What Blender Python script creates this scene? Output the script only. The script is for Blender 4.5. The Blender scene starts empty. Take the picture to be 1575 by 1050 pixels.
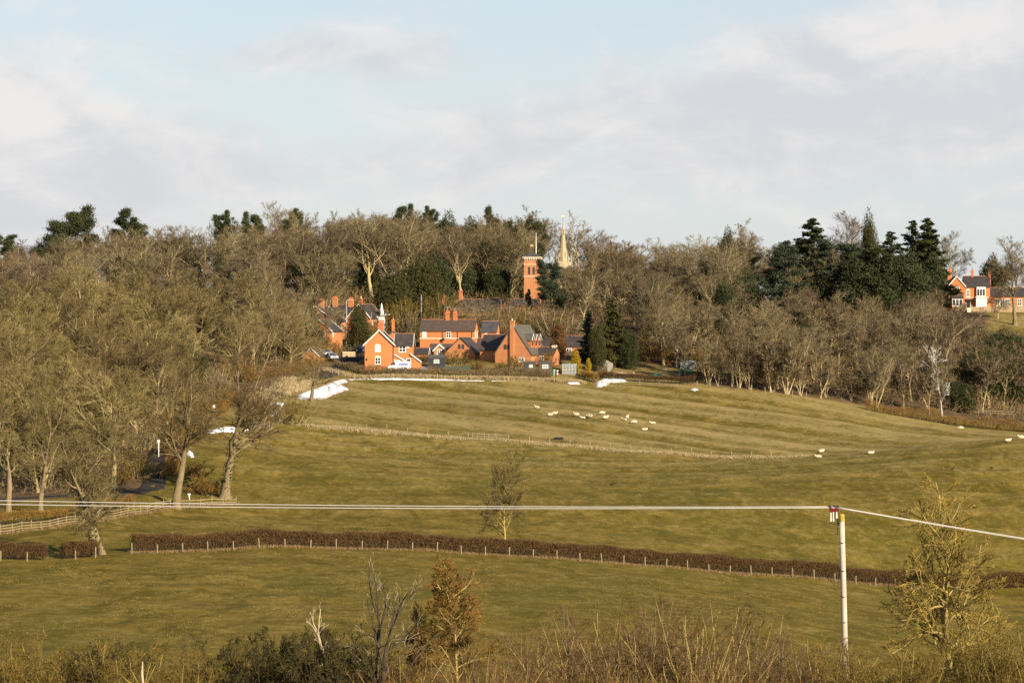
import bpy, bmesh, math, random
import numpy as np
from mathutils import Vector, Matrix, noise as mnoise
C = bpy.context.scene.collection
SC = bpy.context.scene
R = math.radians

# ------------------------------------------------------------------ camera
F = 4500.0                      # focal length in photograph pixels
cam_d = bpy.data.cameras.new('camera'); cam = bpy.data.objects.new('camera', cam_d); C.objects.link(cam)
cam_d.sensor_width = 36.0; cam_d.lens = 36.0*F/1575.0
cam_d.clip_start = 0.5; cam_d.clip_end = 20000
cam.location = (0, 0, 0); cam.rotation_euler = (R(90), 0, 0)
SC.camera = cam
SC.render.engine = 'CYCLES'
SC.cycles.use_denoising = False
SC.cycles.max_bounces = 5; SC.cycles.diffuse_bounces = 2; SC.cycles.transparent_max_bounces = 4
SC.view_settings.view_transform = 'Standard'; SC.view_settings.look = 'None'
SC.view_settings.gamma = 1.0; SC.view_settings.use_curve_mapping = False
SC.view_settings.exposure = 0.95

# ------------------------------------------------------------------ sun and sky
SUN_AZ, SUN_EL = R(41), R(24)   # the sun stands behind the viewer's right shoulder
sv = Vector((math.sin(SUN_AZ)*math.cos(SUN_EL), -math.cos(SUN_AZ)*math.cos(SUN_EL), math.sin(SUN_EL)))
sl = bpy.data.lights.new('sun', 'SUN'); sl.energy = 4.7; sl.angle = R(0.53); sl.color = (1.0, 0.86, 0.66)
so = bpy.data.objects.new('sun', sl); C.objects.link(so)
so.rotation_euler = (-sv).to_track_quat('-Z', 'Y').to_euler()
so.location = (60, -60, 60)

world = bpy.data.worlds.new('World'); SC.world = world; world.use_nodes = True
class NT:
    """small helper for building node trees"""
    def __init__(s, nt): s.nt = nt; nt.nodes.clear()
    def n(s, t, **k):
        nd = s.nt.nodes.new(t)
        for a, v in k.items():
            if a == 'ins':
                for i, x in v.items():
                    if hasattr(x, 'is_output') or isinstance(x, bpy.types.NodeSocket): s.nt.links.new(x, nd.inputs[i])
                    else: nd.inputs[i].default_value = x
            else: setattr(nd, a, v)
        return nd
    def math(s, op, a, b=None, c=None, clamp=False):
        nd = s.nt.nodes.new('ShaderNodeMath'); nd.operation = op; nd.use_clamp = clamp
        for i, x in enumerate((a, b, c)):
            if x is None: continue
            if isinstance(x, bpy.types.NodeSocket): s.nt.links.new(x, nd.inputs[i])
            else: nd.inputs[i].default_value = x
        return nd.outputs[0]
    def mix(s, f, a, b, mode='MIX'):
        nd = s.nt.nodes.new('ShaderNodeMix'); nd.data_type = 'RGBA'; nd.blend_type = mode
        for i, x in ((0, f), (6, a), (7, b)):
            if isinstance(x, bpy.types.NodeSocket): s.nt.links.new(x, nd.inputs[i])
            else: nd.inputs[i].default_value = (tuple(x)+(1,))[:4] if i else x
        return nd.outputs[2]
    def ramp(s, f, stops):
        nd = s.nt.nodes.new('ShaderNodeValToRGB'); s.nt.links.new(f, nd.inputs[0])
        e = nd.color_ramp.elements
        while len(e) < len(stops): e.new(0.5)
        for el, (p, c) in zip(e, stops):
            el.position = p; el.color = (c, c, c, 1) if isinstance(c, (int, float)) else tuple(c)+(1,)
        return nd.outputs[0]
    def smooth(s, x, lo, hi):
        nd = s.nt.nodes.new('ShaderNodeMapRange'); nd.interpolation_type = 'SMOOTHSTEP'
        s.nt.links.new(x, nd.inputs[0]); nd.inputs[1].default_value = lo; nd.inputs[2].default_value = hi
        return nd.outputs[0]
    def noise(s, vec, scale, detail=4, rough=.55, dist=0.0):
        nd = s.n('ShaderNodeTexNoise', ins={'Scale': scale, 'Detail': detail, 'Roughness': rough, 'Distortion': dist})
        s.nt.links.new(vec, nd.inputs['Vector']); return nd.outputs['Fac']
    def link(s, a, b): s.nt.links.new(a, b)

w = NT(world.node_tree)
sky = w.n('ShaderNodeTexSky', sky_type='NISHITA', sun_disc=False, sun_elevation=SUN_EL,
          sun_rotation=math.atan2(sv.x, sv.y), altitude=150, air_density=1.0, dust_density=0.6, ozone_density=1.5)
co = w.n('ShaderNodeTexCoord').outputs['Generated']
sp = w.n('ShaderNodeSeparateXYZ', ins={0: co})
X, Y, Z = sp.outputs
mp = w.n('ShaderNodeMapping', ins={'Vector': co, 'Scale': (1.0, 1.0, 1.9)}).outputs[0]
n1 = w.noise(mp, 24.0, 9, .60, .4)          # billows
n2 = w.noise(mp, 7.0, 3, .5, .3)            # where clouds gather
def bank(px, py, sx, sy):                    # a bank of cloud in one direction of the sky
    gx = w.math('MULTIPLY', w.math('SUBTRACT', X, (px-787.5)/F), F/sx)
    gz = w.math('MULTIPLY', w.math('SUBTRACT', Z, (525-py)/F), F/sy)
    q = w.math('ADD', w.math('MULTIPLY', gx, gx), w.math('MULTIPLY', gz, gz))
    g = w.math('POWER', 2.718, w.math('MULTIPLY', q, -1.0))
    return w.math('MULTIPLY', g, w.math('GREATER_THAN', Y, 0.0))
banks = None
for b, a in ((bank(1420, 120, 230, 95), .58), (bank(1240, 170, 330, 60), .3), (bank(30, 250, 165, 125), .62), (bank(560, 90, 260, 42), .27),
             (bank(760, 250, 1000, 80), .24)):
    t = w.math('MULTIPLY', b, a); banks = t if banks is None else w.math('ADD', banks, t)
dens = w.math('ADD', w.math('ADD', w.math('MULTIPLY', n1, .62), w.math('MULTIPLY', n2, .38)), banks)
mask = w.smooth(dens, .515, .75)
# light on the billows: the thick upper parts are the whitest, the bases lilac grey
mpu = w.n('ShaderNodeMapping', ins={'Vector': co, 'Location': (-.006, 0, -.012), 'Scale': (1.0, 1.0, 1.9)}).outputs[0]
n1u = w.noise(mpu, 24.0, 9, .60, .4)
lit = w.math('SUBTRACT', n1, n1u)
top = w.math('ADD', w.math('MULTIPLY', lit, 2.0), w.math('ADD', w.math('MULTIPLY', bank(1430, 65, 190, 55), .75), w.math('MULTIPLY', bank(30, 190, 150, 80), .8)))
shade = w.smooth(w.math('ADD', top, w.math('MULTIPLY', w.math('SUBTRACT', 1.0, w.smooth(dens, .60, .95)), .38)), -.05, .80)
haze_e = w.math('POWER', 2.718, w.math('MULTIPLY', w.math('ABSOLUTE', Z), -3.6))
skyb = w.n('ShaderNodeVectorMath', operation='SCALE', ins={0: sky.outputs[0], 3: 0.075}).outputs[0]
hazec = w.mix(w.math('MULTIPLY', haze_e, .90), skyb, (.346, .360, .380))
cloudc = w.mix(shade, (.348, .352, .370), (.455, .435, .425))
col = w.mix(w.math('MULTIPLY', mask, .84), hazec, cloudc)
bg = w.n('ShaderNodeBackground', ins={'Color': col, 'Strength': 1.0})
w.link(bg.outputs[0], w.n('ShaderNodeOutputWorld').inputs[0])

# ------------------------------------------------------------------ terrain: heights of the valley and the hill
def P(px, py, d): return ((px-787.5)/F*d, d, (525-py)/F*d)
_ctrl = [P(*c) for c in [
    # near field, hedge line
    (0,1000,235),(330,1005,232),(800,965,258),(800,905,300),(1150,960,275),(1150,1030,240),(1400,965,300),(1400,1030,262),(100,900,293),(400,890,305),(600,930,280),
    (0,863,318),(75,862,320),(205,851,330),(530,843,340),(730,853,345),(880,863,350),(1050,877,358),(1290,894,370),(1390,901,376),(1575,908,384),
    # middle field
    (0,822,350),(150,798,376),(270,783,396),(350,770,408),(240,765,398),(500,770,410),(700,770,410),(900,770,414),(1150,770,420),(1400,770,425),(1575,770,428),
    (500,700,470),(700,720,455),(900,735,445),(1100,728,455),(1575,720,450),(1400,720,452),
    (470,656,502),(560,661,503),(700,673,502),(850,684,500),(1000,696,497),(1100,704,494),(1250,702,484),(1339,697,478),(1450,685,474),(1575,675,470),
    # hollow behind the crest, far field
    (1400,689,505),(1575,682,505),(1300,700,508),
    (1400,676,540),(1575,676,540),(1250,690,520),(1250,650,553),(1250,614,592),(1430,642,592),(1575,657,588),(1400,655,572),
    (600,655,512),(600,620,555),(540,584,597),(780,586,596),(780,640,540),(900,592,594),(900,640,545),(1080,602,592),(1080,650,550),
    # lane
    (235,720,432),(300,690,445),(270,672,475),(330,627,520),(400,602,560),(470,584,585),(520,570,600),(550,552,612),(470,616,542),(400,660,492),(430,640,510),
    # village
    (590,567,602),(660,569,604),(800,574,603),(870,576,603),(1000,577,612),(1060,582,606),(700,550,628),(650,541,640),(730,541,640),(780,558,615),(830,552,628),
    (500,545,632),(480,525,655),(700,484,690),(770,492,676),(815,480,702),(640,500,670),
    # wood floor and the hill
    (60,762,405),(30,745,425),(100,700,455),(150,640,500)]]
def PZ(px, d, z): return ((px-787.5)/F*d, d, z)
_ctrl += [PZ(*c) for c in [(0,550,-8),(100,550,-8),(100,650,3),(0,750,13),(150,750,13),(300,580,-6),(300,650,4),(300,760,12.5),(500,700,9),(500,760,16),(400,640,1),
    (700,770,16),(830,780,14),(830,860,15),(950,640,-2),(1000,700,5),(1000,760,9),(1200,640,-3),(1200,720,9),(1350,640,-5),(1400,740,10.5),(1300,790,11),(1575,640,-8),
    (1490,722,8.2),(1575,722,8.2),(1558,700,4.4),(1560,670,-2),(1450,700,4.5),(1575,790,9),(100,880,11),(500,900,14),(1100,880,9),(1575,900,7),
    (0,180,-22.5),(800,180,-22.5),(1575,180,-23.5),(800,150,-19),(0,150,-19),(1575,150,-19.5),(0,122,-15.6),(400,122,-15.6),(800,122,-15.6),(1200,122,-15.6),(1575,122,-15.8),
    (800,60,-9),(0,60,-9),(1575,60,-9)]]
_ctrl += [(x, y, z) for x in (-40, 0, 40) for y, z in ((30, -5.2), (0, -1.9), (-40, 0))]
_ctrl += [(-150,350,-24),(-150,450,-17),(-160,600,0),(-160,780,13),(-150,200,-23),(150,300,-31),(150,420,-21),(150,500,-18),(160,600,-14),(160,740,9),(-160,100,-13),(160,100,-13),(0,960,9),(-160,960,8),(160,960,6),(150,200,-24)]
_cp = np.array(_ctrl); _cs = 100.0
def _U(r2): return .5*r2*np.log(r2+1e-12)
def _tps():
    p = _cp[:, :2]/_cs; n = len(p)
    d2 = ((p[:, None]-p[None])**2).sum(-1)
    A = np.zeros((n+3, n+3)); A[:n, :n] = _U(d2)+np.eye(n)*2e-3
    A[:n, n] = 1; A[:n, n+1:] = p; A[n, :n] = 1; A[n+1:, :n] = p.T
    b = np.zeros(n+3); b[:n] = _cp[:, 2]
    return np.linalg.solve(A, b)
_tw = _tps()
def edge_d(px):
    return np.interp(px, [-700,-60,215,240,300,330,400,470,540,780,920,1080,1250,1430,1575,2300],
                         [ 392, 396,398,440,480,520,562,592,604,602, 600, 598, 594, 594, 590, 585])
def furrows(x, y):
    px = x/np.maximum(y, 30)*F+787.5
    farw = np.clip((y-np.interp(px, [470, 850, 1100, 1339, 1575], [500, 498, 490, 476, 468]))/10, 0, 1)
    wb = 2.2*np.sin(x*.045+y*.02)+1.4*np.sin(x*.021+y*.05+1)
    a = y+.58*x+wb; b = y-.12*x+1.5*wb
    m_ = .35+.65*(.5+.5*np.sin(x*.031+y*.047+1.3*np.sin(y*.03-x*.02)))
    sF = m_*(.62*np.sin(a*.50+.8*np.sin(x*.017+y*.05))+.30*np.sin(a*1.37+.9*np.sin(x*.06)))+.45*np.sin(a*.17+1.+np.sin(x*.02))
    sM = .8*np.sin(b*.62)+.5*np.sin(b*1.5+.8*np.sin(x*.05))+.5*np.sin(b*.23+1.)
    return sF, sM, farw
def ground(x, y):
    x = np.asarray(x, float); y = np.asarray(y, float); sh = np.broadcast(x, y).shape
    xf = np.broadcast_to(x, sh).ravel(); yf = np.broadcast_to(y, sh).ravel()
    xc = np.clip(xf, -165, 165); yc = np.clip(yf, -40, 960)
    out = np.empty(xc.size); p = _cp[:, :2]/_cs; n = len(p)
    for i in range(0, xc.size, 20000):
        a = xc[i:i+20000]/_cs; b = yc[i:i+20000]/_cs
        d2 = (a[:, None]-p[None, :, 0])**2+(b[:, None]-p[None, :, 1])**2
        out[i:i+20000] = _U(d2)@_tw[:n]+_tw[n]+_tw[n+1]*a+_tw[n+2]*b
    far = np.maximum(0, np.abs(xf)-165)+np.maximum(0, yf-960)
    out -= np.minimum(far*.02, 30)
    # old ridge and furrow and sheep terraces
    px = xf/np.maximum(yf, 30)*F+787.5
    fld = np.clip((edge_d(px)-yf)/12, 0, 1)*np.clip((yf-215)/40, 0, 1)
    sF, sM, farw = furrows(xf, yf)
    amp = np.interp(yf, [200,330,350,430,480,505,600], [.05,.05,.07,.10,.16,.20,.20])
    out += fld*amp*(farw*sF+(1-farw)*sM)
    out += .10*np.sin(xf*.31+yf*.17)*np.sin(yf*.23-xf*.11)*fld
    return out.reshape(sh) if sh else float(out[0])
def G(px, d, dz=0.0):
    x = (px-787.5)/F*d; return Vector((x, d, ground(x, d)+dz))
def hit(px, py, lo=200.0, hi=900.0):
    """the ground point seen at a photograph pixel"""
    d = np.linspace(lo, hi, 2800); z = ground((px-787.5)/F*d, d); r = (525-py)/F*d
    k = np.argmax(z >= r); k = k if z[k] >= r[k] else len(d)-1
    return G(px, float(d[k]))
# ------------------------------------------------------------------ mesh and object helpers
def mk(name, V, tris=None, quads=None, mats=None, smooth=False, midx=None):
    V = np.asarray(V, np.float32).reshape(-1, 3)
    me = bpy.data.meshes.new(name)
    nt = 0 if tris is None else len(tris); nq = 0 if quads is None else len(quads)
    me.vertices.add(len(V)); me.vertices.foreach_set('co', V.ravel())
    parts = []
    if nt: parts.append(np.asarray(tris, np.int32).ravel())
    if nq: parts.append(np.asarray(quads, np.int32).ravel())
    lv = np.concatenate(parts)
    me.loops.add(len(lv)); me.loops.foreach_set('vertex_index', lv)
    me.polygons.add(nt+nq)
    st = np.concatenate([np.arange(nt)*3, nt*3+np.arange(nq)*4]).astype(np.int32)
    me.polygons.foreach_set('loop_start', st)
    if smooth: me.polygons.foreach_set('use_smooth', np.ones(nt+nq, bool))
    if midx is not None: me.polygons.foreach_set('material_index', np.asarray(midx, np.int32))
    for m in (mats if isinstance(mats, (list, tuple)) else [mats] if mats else []): me.materials.append(m)
    me.update(calc_edges=True)
    return me
def ob(name, me, parent=None, loc=None):
    o = bpy.data.objects.new(name, me); C.objects.link(o)
    if parent is not None: o.parent = parent
    if loc is not None: o.location = loc
    return o
def tag(o, label=None, cat=None, group=None, kind=None):
    if label: o['label'] = label
    if cat: o['category'] = cat
    if group: o['group'] = group
    if kind: o['kind'] = kind
    return o
def thing(name, label, cat, loc=(0, 0, 0), rz=0.0, group=None, scale=1.0):
    o = bpy.data.objects.new(name, None); C.objects.link(o); o.empty_display_size = .3
    o.location = loc; o.rotation_euler = (0, 0, rz); o.scale = (scale,)*3
    return tag(o, label, cat, group)

class MB:
    """collects boxes, prisms, tubes into one mesh"""
    def __init__(s): s.v = []; s.f = []; s.m = []
    def poly(s, pts, faces, mi=0):
        b = len(s.v); s.v += [tuple(p) for p in pts]
        for f in faces: s.f.append([b+i for i in f]); s.m.append(mi)
        return s
    def box(s, x0, x1, y0, y1, z0, z1, mi=0, M=None):
        p = [(x0,y0,z0),(x1,y0,z0),(x1,y1,z0),(x0,y1,z0),(x0,y0,z1),(x1,y0,z1),(x1,y1,z1),(x0,y1,z1)]
        if M is not None: p = [M@Vector(q) for q in p]
        return s.poly(p, [(0,3,2,1),(4,5,6,7),(0,1,5,4),(1,2,6,5),(2,3,7,6),(3,0,4,7)], mi)
    def prism(s, prof, axis, a, b, mi=0):
        """2D profile extruded along an axis: 'y' takes (x,z), 'x' takes (y,z), 'z' takes (x,y)"""
        n = len(prof)
        f = {'y': lambda u, v, t: (u, t, v), 'x': lambda u, v, t: (t, u, v), 'z': lambda u, v, t: (u, v, t)}[axis]
        p = [f(u, v, a) for u, v in prof]+[f(u, v, b) for u, v in prof]
        fs = [tuple(range(n))[::-1], tuple(range(n, 2*n))]+[(i, (i+1) % n, n+(i+1) % n, n+i) for i in range(n)]
        return s.poly(p, fs, mi)
    def bar(s, a, b, w, h=None, mi=0):
        a = Vector(a); b = Vector(b); h = h or w; t = (b-a).normalized()
        u = t.cross(Vector((0, 0, 1))); u = u.normalized() if u.length > 1e-4 else Vector((1, 0, 0)); v = u.cross(t)
        p = [q+u*(w/2*i)+v*(h/2*j) for q in (a, b) for i, j in ((-1,-1),(1,-1),(1,1),(-1,1))]
        return s.poly(p, [(3,2,1,0),(4,5,6,7),(0,1,5,4),(1,2,6,5),(2,3,7,6),(3,0,4,7)], mi)
    def tube(s, pts, rad, n=8, mi=0, cap=True):
        pts = [Vector(p) for p in pts]; rad = rad if isinstance(rad, (list, tuple)) else [rad]*len(pts)
        b = len(s.v)
        for i, p in enumerate(pts):
            t = (pts[min(i+1, len(pts)-1)]-pts[max(i-1, 0)]).normalized()
            u = t.cross(Vector((.31, .95, .07))).normalized(); v = u.cross(t)
            for k in range(n): a = 2*math.pi*k/n; s.v.append(tuple(p+(u*math.cos(a)+v*math.sin(a))*rad[i]))
        for i in range(len(pts)-1):
            for k in range(n): s.f.append([b+i*n+k, b+i*n+(k+1) % n, b+(i+1)*n+(k+1) % n, b+(i+1)*n+k]); s.m.append(mi)
        if cap:
            s.f.append([b+k for k in range(n)][::-1]); s.m.append(mi); s.f.append([b+(len(pts)-1)*n+k for k in range(n)]); s.m.append(mi)
        return s
    def mesh(s, name, mats, smooth=False):
        me = bpy.data.meshes.new(name); me.from_pydata(s.v, [], s.f)
        mats = mats if isinstance(mats, (list, tuple)) else [mats]
        for m in mats: me.materials.append(m)
        me.polygons.foreach_set('material_index', s.m)
        if smooth: me.polygons.foreach_set('use_smooth', [True]*len(s.f))
        bm = bmesh.new(); bm.from_mesh(me); bmesh.ops.recalc_face_normals(bm, faces=bm.faces); bm.to_mesh(me); bm.free()
        me.update(); return me
    def build(s, name, mats, parent=None, smooth=False, loc=None): return ob(name, s.mesh(name, mats, smooth), parent, loc)

# ------------------------------------------------------------------ materials
MATS = {}
def pbr(name, build=None, color=(.5,.5,.5), rough=.85, var=.25, scale=3.0, metallic=0.0, bump=0.0, spec=.3):
    m = bpy.data.materials.new(name); m.use_nodes = True; t = NT(m.node_tree)
    b = t.n('ShaderNodeBsdfPrincipled', ins={'Roughness': rough, 'Metallic': metallic, 'Specular IOR Level': spec})
    t.link(b.outputs[0], t.n('ShaderNodeOutputMaterial').inputs[0])
    ob_ = t.n('ShaderNodeTexCoord').outputs['Object']
    if build: c = build(t, ob_, b)
    else:
        nz = t.noise(ob_, scale, 5, .6)
        lo = tuple(x*(1-var) for x in color); hi = tuple(min(1, x*(1+var)) for x in color)
        c = t.mix(t.smooth(nz, .3, .7), lo, hi)
        if bump:
            bp = t.n('ShaderNodeBump', ins={'Strength': bump, 'Distance': .05, 'Height': nz}); t.link(bp.outputs[0], b.inputs['Normal'])
    if c is not None: t.link(c, b.inputs['Base Color'])
    MATS[name] = m; return m
def twigmat(name, cols, rough=.9, lichen=None):
    """bark or twig colour that differs from plant to plant"""
    def f(t, co, b):
        rnd = t.n('ShaderNodeObjectInfo').outputs['Random']
        n = len(cols); c = t.ramp(rnd, [(i/(n-1), k) for i, k in enumerate(cols)])
        nz = t.noise(co, 1.3, 3, .6)
        c = t.mix(t.smooth(nz, .3, .72), t.mix(.42, c, (0.035, .026, .016)), c)
        if lichen: c = t.mix(t.math('MULTIPLY', t.smooth(t.noise(co, 2.2, 4, .65), .46, .66), .7), c, lichen)
        return c
    return pbr(name, f, rough=rough, spec=.1)
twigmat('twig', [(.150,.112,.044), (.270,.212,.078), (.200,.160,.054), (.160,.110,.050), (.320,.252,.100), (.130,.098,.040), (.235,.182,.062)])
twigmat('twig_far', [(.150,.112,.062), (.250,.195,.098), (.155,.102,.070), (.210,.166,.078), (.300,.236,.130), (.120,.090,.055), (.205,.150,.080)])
twigmat('bark', [(.34,.26,.13), (.52,.42,.24), (.42,.33,.16)], lichen=(.33,.29,.115))
twigmat('bark_pale', [(.22,.165,.085), (.25,.19,.10)], lichen=(.17,.13,.065))
twigmat('bark_lichen', [(.30,.22,.08), (.33,.25,.09)], lichen=(.46,.34,.08))
twigmat('twig_lichen_lit', [(.26,.185,.045), (.26,.185,.045)], lichen=(.40,.29,.05))
twigmat('bark_edge', [(.44,.35,.19), (.50,.40,.23)])
twigmat('bark_mid', [(.28,.21,.10), (.38,.30,.15), (.32,.25,.115)], lichen=(.33,.27,.11))
twigmat('bark_dark', [(.055,.042,.028), (.075,.058,.036)])
twigmat('bark_bleached', [(.44,.35,.22), (.48,.385,.25)])
twigmat('bark_birch', [(.62,.57,.50), (.66,.61,.55)])
twigmat('bark_orange', [(.40,.20,.09), (.36,.19,.09)])
twigmat('twig_brown', [(.20,.110,.028), (.25,.140,.032), (.22,.135,.034)])
twigmat('twig_olive', [(.19,.132,.028), (.14,.100,.022), (.215,.148,.032)])
twigmat('undergrowth', [(0.250,0.177,0.083), (0.250,0.177,0.083)])
twigmat('leaf_rust', [(.30,.130,.024), (.34,.150,.028)])
twigmat('needle', [(.042,.054,.020), (.056,.066,.024), (.048,.060,.024)], rough=.7)
twigmat('needle_blue', [(.040,.056,.030), (.050,.066,.034)], rough=.7)
twigmat('needle_olive', [(.062,.058,.016), (.052,.052,.016)], rough=.7)
twigmat('needle_gold', [(.40,.26,.018), (.44,.28,.02)], rough=.7)
twigmat('needle_rust', [(.15,.075,.03), (.17,.085,.032)], rough=.8)
twigmat('ivy_leaf', [(.030,.042,.012), (.042,.052,.015)], rough=.6)
twigmat('hedge_twig', [(.112,.062,.024), (.122,.068,.026)])
twigmat('straw_blade', [(0.324,0.234,0.061), (0.360,0.261,0.074)])
twigmat('straw_pale', [(.46,.36,.19), (.50,.39,.22)])
twigmat('straw_brown', [(.26,.17,.08), (.30,.20,.095)])
twigmat('hedge_straw', [(.20,.145,.075), (.22,.155,.08)])
twigmat('grass_blade', [(0.142,0.106,0.015), (0.162,0.119,0.017)])

twigmat('bark_dead', [(.20,.15,.095), (.24,.18,.11)])
twigmat('needle_sun', [(.062,.062,.016), (.075,.070,.018)], rough=.7)  # lighter olive of a sunlit fir, put into the needle colour
twigmat('scrub_twig', [(.170,.105,.038), (.145,.085,.034), (.20,.125,.045)])
twigmat('twig_dark', [(.060,.048,.018), (.080,.062,.022)])
twigmat('leaf_dark', [(.050,.045,.012), (.065,.055,.014)])
pbr('pole_wood', color=(.46,.38,.29), var=.12, scale=2)
pbr('moss_cap', color=(.34,.27,.05), var=.3, scale=9)
def brick(t, co, b, base=(.50,.165,.050), dark=(.38,.115,.036), pale=(.52,.22,.085)):
    br = t.n('ShaderNodeTexBrick', ins={'Scale': 1.0, 'Color1': base+(1,), 'Color2': dark+(1,), 'Mortar': (.38,.20,.10,1), 'Mortar Size': .006,
             'Brick Width': .225, 'Row Height': .075, 'Bias': -.35})
    sx = t.n('ShaderNodeSeparateXYZ', ins={0: co}).outputs
    uv = t.n('ShaderNodeCombineXYZ', ins={0: t.math('ADD', sx[0], sx[1]), 1: sx[2]}).outputs[0]
    t.link(uv, br.inputs['Vector'])
    nz = t.noise(co, .9, 5, .6)
    c = t.mix(t.math('MULTIPLY', t.smooth(nz, .45, .75), .5), br.outputs[0], pale)
    c = t.mix(t.math('MULTIPLY', t.smooth(t.noise(co, 3.1, 4, .7), .5, .8), .35), c, dark)
    return c
pbr('brick', lambda t, c, b: brick(t, c, b))
pbr('brick_bright', lambda t, c, b: brick(t, c, b, (.53,.178,.052), (.42,.130,.040), (.55,.235,.085)))
pbr('brick_soft', lambda t, c, b: brick(t, c, b, (.48,.185,.070), (.36,.125,.050), (.50,.265,.125)))
pbr('brick_red', lambda t, c, b: brick(t, c, b, (.48,.135,.05), (.33,.085,.035), (.50,.20,.09)))
def slate(t, co, b, base=(.045,.038,.036), warm=(.085,.064,.046)):
    sx = t.n('ShaderNodeSeparateXYZ', ins={0: co}).outputs
    uv = t.n('ShaderNodeCombineXYZ', ins={0: t.math('ADD', sx[0], sx[1]), 1: sx[2]}).outputs[0]
    br = t.n('ShaderNodeTexBrick', ins={'Scale': 1.0, 'Color1': base+(1,), 'Color2': tuple(x*1.5 for x in base)+(1,), 'Mortar': tuple(x*.4 for x in base)+(1,), 'Mortar Size': .02, 'Brick Width': .3, 'Row Height': .18})
    t.link(uv, br.inputs['Vector'])
    return t.mix(t.math('MULTIPLY', t.smooth(t.noise(co, .8, 5, .65), .45, .72), .7), br.outputs[0], warm)
pbr('slate', lambda t, c, b: slate(t, c, b), rough=.6)
pbr('slate_blue', lambda t, c, b: slate(t, c, b, (.060,.058,.060), (.105,.092,.075)), rough=.55)
pbr('tile_brown', lambda t, c, b: slate(t, c, b, (.075,.052,.042), (.105,.066,.042)), rough=.75)
pbr('roof_grey', lambda t, c, b: slate(t, c, b, (.090,.080,.064), (.125,.108,.080)), rough=.7)
pbr('ridge_tile', color=(.40,.16,.08))
pbr('white_paint', color=(.78,.76,.70), var=.08, rough=.6)
pbr('cream_stone', color=(.66,.56,.40), var=.18)
pbr('spire_stone', color=(.36,.29,.17), var=.25, scale=1.2)
pbr('render_white', color=(.78,.72,.62), var=.08)
pbr('pot_clay', color=(.46,.15,.06), var=.2)
pbr('pot_cream', color=(.62,.50,.32), var=.15)
pbr('dark_paint', color=(.030,.034,.038), var=.25, rough=.7)
pbr('creosote', color=(.085,.062,.045), var=.3)
pbr('felt_roof', color=(.075,.068,.062), var=.3)
pbr('green_paint', color=(.060,.085,.055), var=.2)
pbr('green_felt', color=(.12,.19,.09), var=.2)
pbr('tarp_green', color=(.035,.075,.060), var=.25, rough=.5)
pbr('tarp_teal', color=(.02,.20,.13), var=.2, rough=.5)
pbr('blue_sheet', color=(.24,.32,.44), var=.2, rough=.5)
pbr('butt_green', color=(.16,.30,.20), var=.1, rough=.5)
pbr('old_wood', color=(.33,.26,.17), var=.3, scale=6)
pbr('post_wood', color=(.23,.18,.095), var=.3, scale=4)
pbr('post_pale', color=(.27,.22,.13), var=.25, scale=4)
pbr('galvanised', color=(.48,.50,.52), var=.12, metallic=.3, rough=.5)
pbr('wire_metal', color=(.50,.48,.44), var=.05, rough=.45)
pbr('red_clamp', color=(.13,.006,.007), var=.1)
pbr('porcelain', color=(.78,.78,.76), var=.04, rough=.3)
pbr('gold_leaf', color=(.85,.55,.14), var=.1, metallic=.6, rough=.35)
pbr('black_metal', color=(.02,.02,.022), var=.2, rough=.5)
pbr('dark_door', color=(.05,.045,.045), var=.2)
pbr('asphalt', color=(.040,.034,.032), var=.3, scale=1.2, rough=1.0, spec=.02)
pbr('wool', color=(.62,.51,.35), var=.18, scale=5, rough=1.0)
pbr('sheep_face', color=(.035,.028,.022), var=.2)
pbr('feather', color=(.012,.012,.014), var=.2)
pbr('car_white', color=(.80,.80,.80), var=.03, rough=.25, spec=.5)
pbr('car_silver', color=(.42,.46,.50), var=.05, rough=.3, metallic=.4, spec=.5)
pbr('car_dark', color=(.030,.038,.055), var=.1, rough=.25, spec=.5)
pbr('car_red', color=(.22,.02,.02), var=.1, rough=.3, spec=.5)
pbr('rubber', color=(.018,.018,.018), var=.2)
pbr('lettering_blue', color=(.05,.08,.34), var=.05)
pbr('snow', color=(.68,.69,.72), var=.14, scale=1.6, rough=.8, bump=.8)
pbr('stone_wall', color=(.34,.25,.15), var=.35, scale=2.5)
pbr('soil', color=(.10,.068,.045), var=.3)
def glassf(t, co, b): return t.mix(t.smooth(t.noise(co, .8, 2), .4, .6), (.012,.014,.016), (.05,.055,.06))
pbr('glass', glassf, rough=.12, spec=.6)
pbr('glasshouse', color=(.26,.28,.27), var=.25, rough=.15, spec=.6)
pbr('blind', color=(.70,.66,.58), var=.05)
# ------------------------------------------------------------------ ground sheet
def _axis(parts):
    out = [parts[0][0]]
    for a, b, s in parts:
        n = max(1, int(round((b-a)/s))); out += list(np.linspace(a, b, n+1)[1:])
    return np.array(out)
def litter_mask(x, y):
    px = x/np.maximum(y, 30)*F+787.5
    m = np.clip((y-edge_d(px)+1.0)/3.0, 0, 1)
    lawn = (px > 1518)*np.clip((y-684)/4, 0, 1)*np.clip((724-y)/4, 0, 1)
    vill = (px > 545)*(px < 1085)*np.clip((628-y)/8, 0, 1)*.75
    return np.clip(m-lawn-vill*m, 0, 1)
gx = _axis([(-6000,-900,900),(-900,-200,70),(-200,-112,6),(-112,125,1.5),(125,200,6),(200,900,70),(900,6000,900)])
gy = _axis([(-3000,-60,500),(-60,200,9),(200,215,3),(215,620,1.0),(620,760,3),(760,1000,12),(1000,2000,100),(2000,9000,1000)])
XX, YY = np.meshgrid(gx, gy); ZZ = ground(XX, YY)
nx, ny = len(gx), len(gy)
ii = (np.arange(ny-1)[:, None]*nx+np.arange(nx-1)[None]).ravel()
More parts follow.
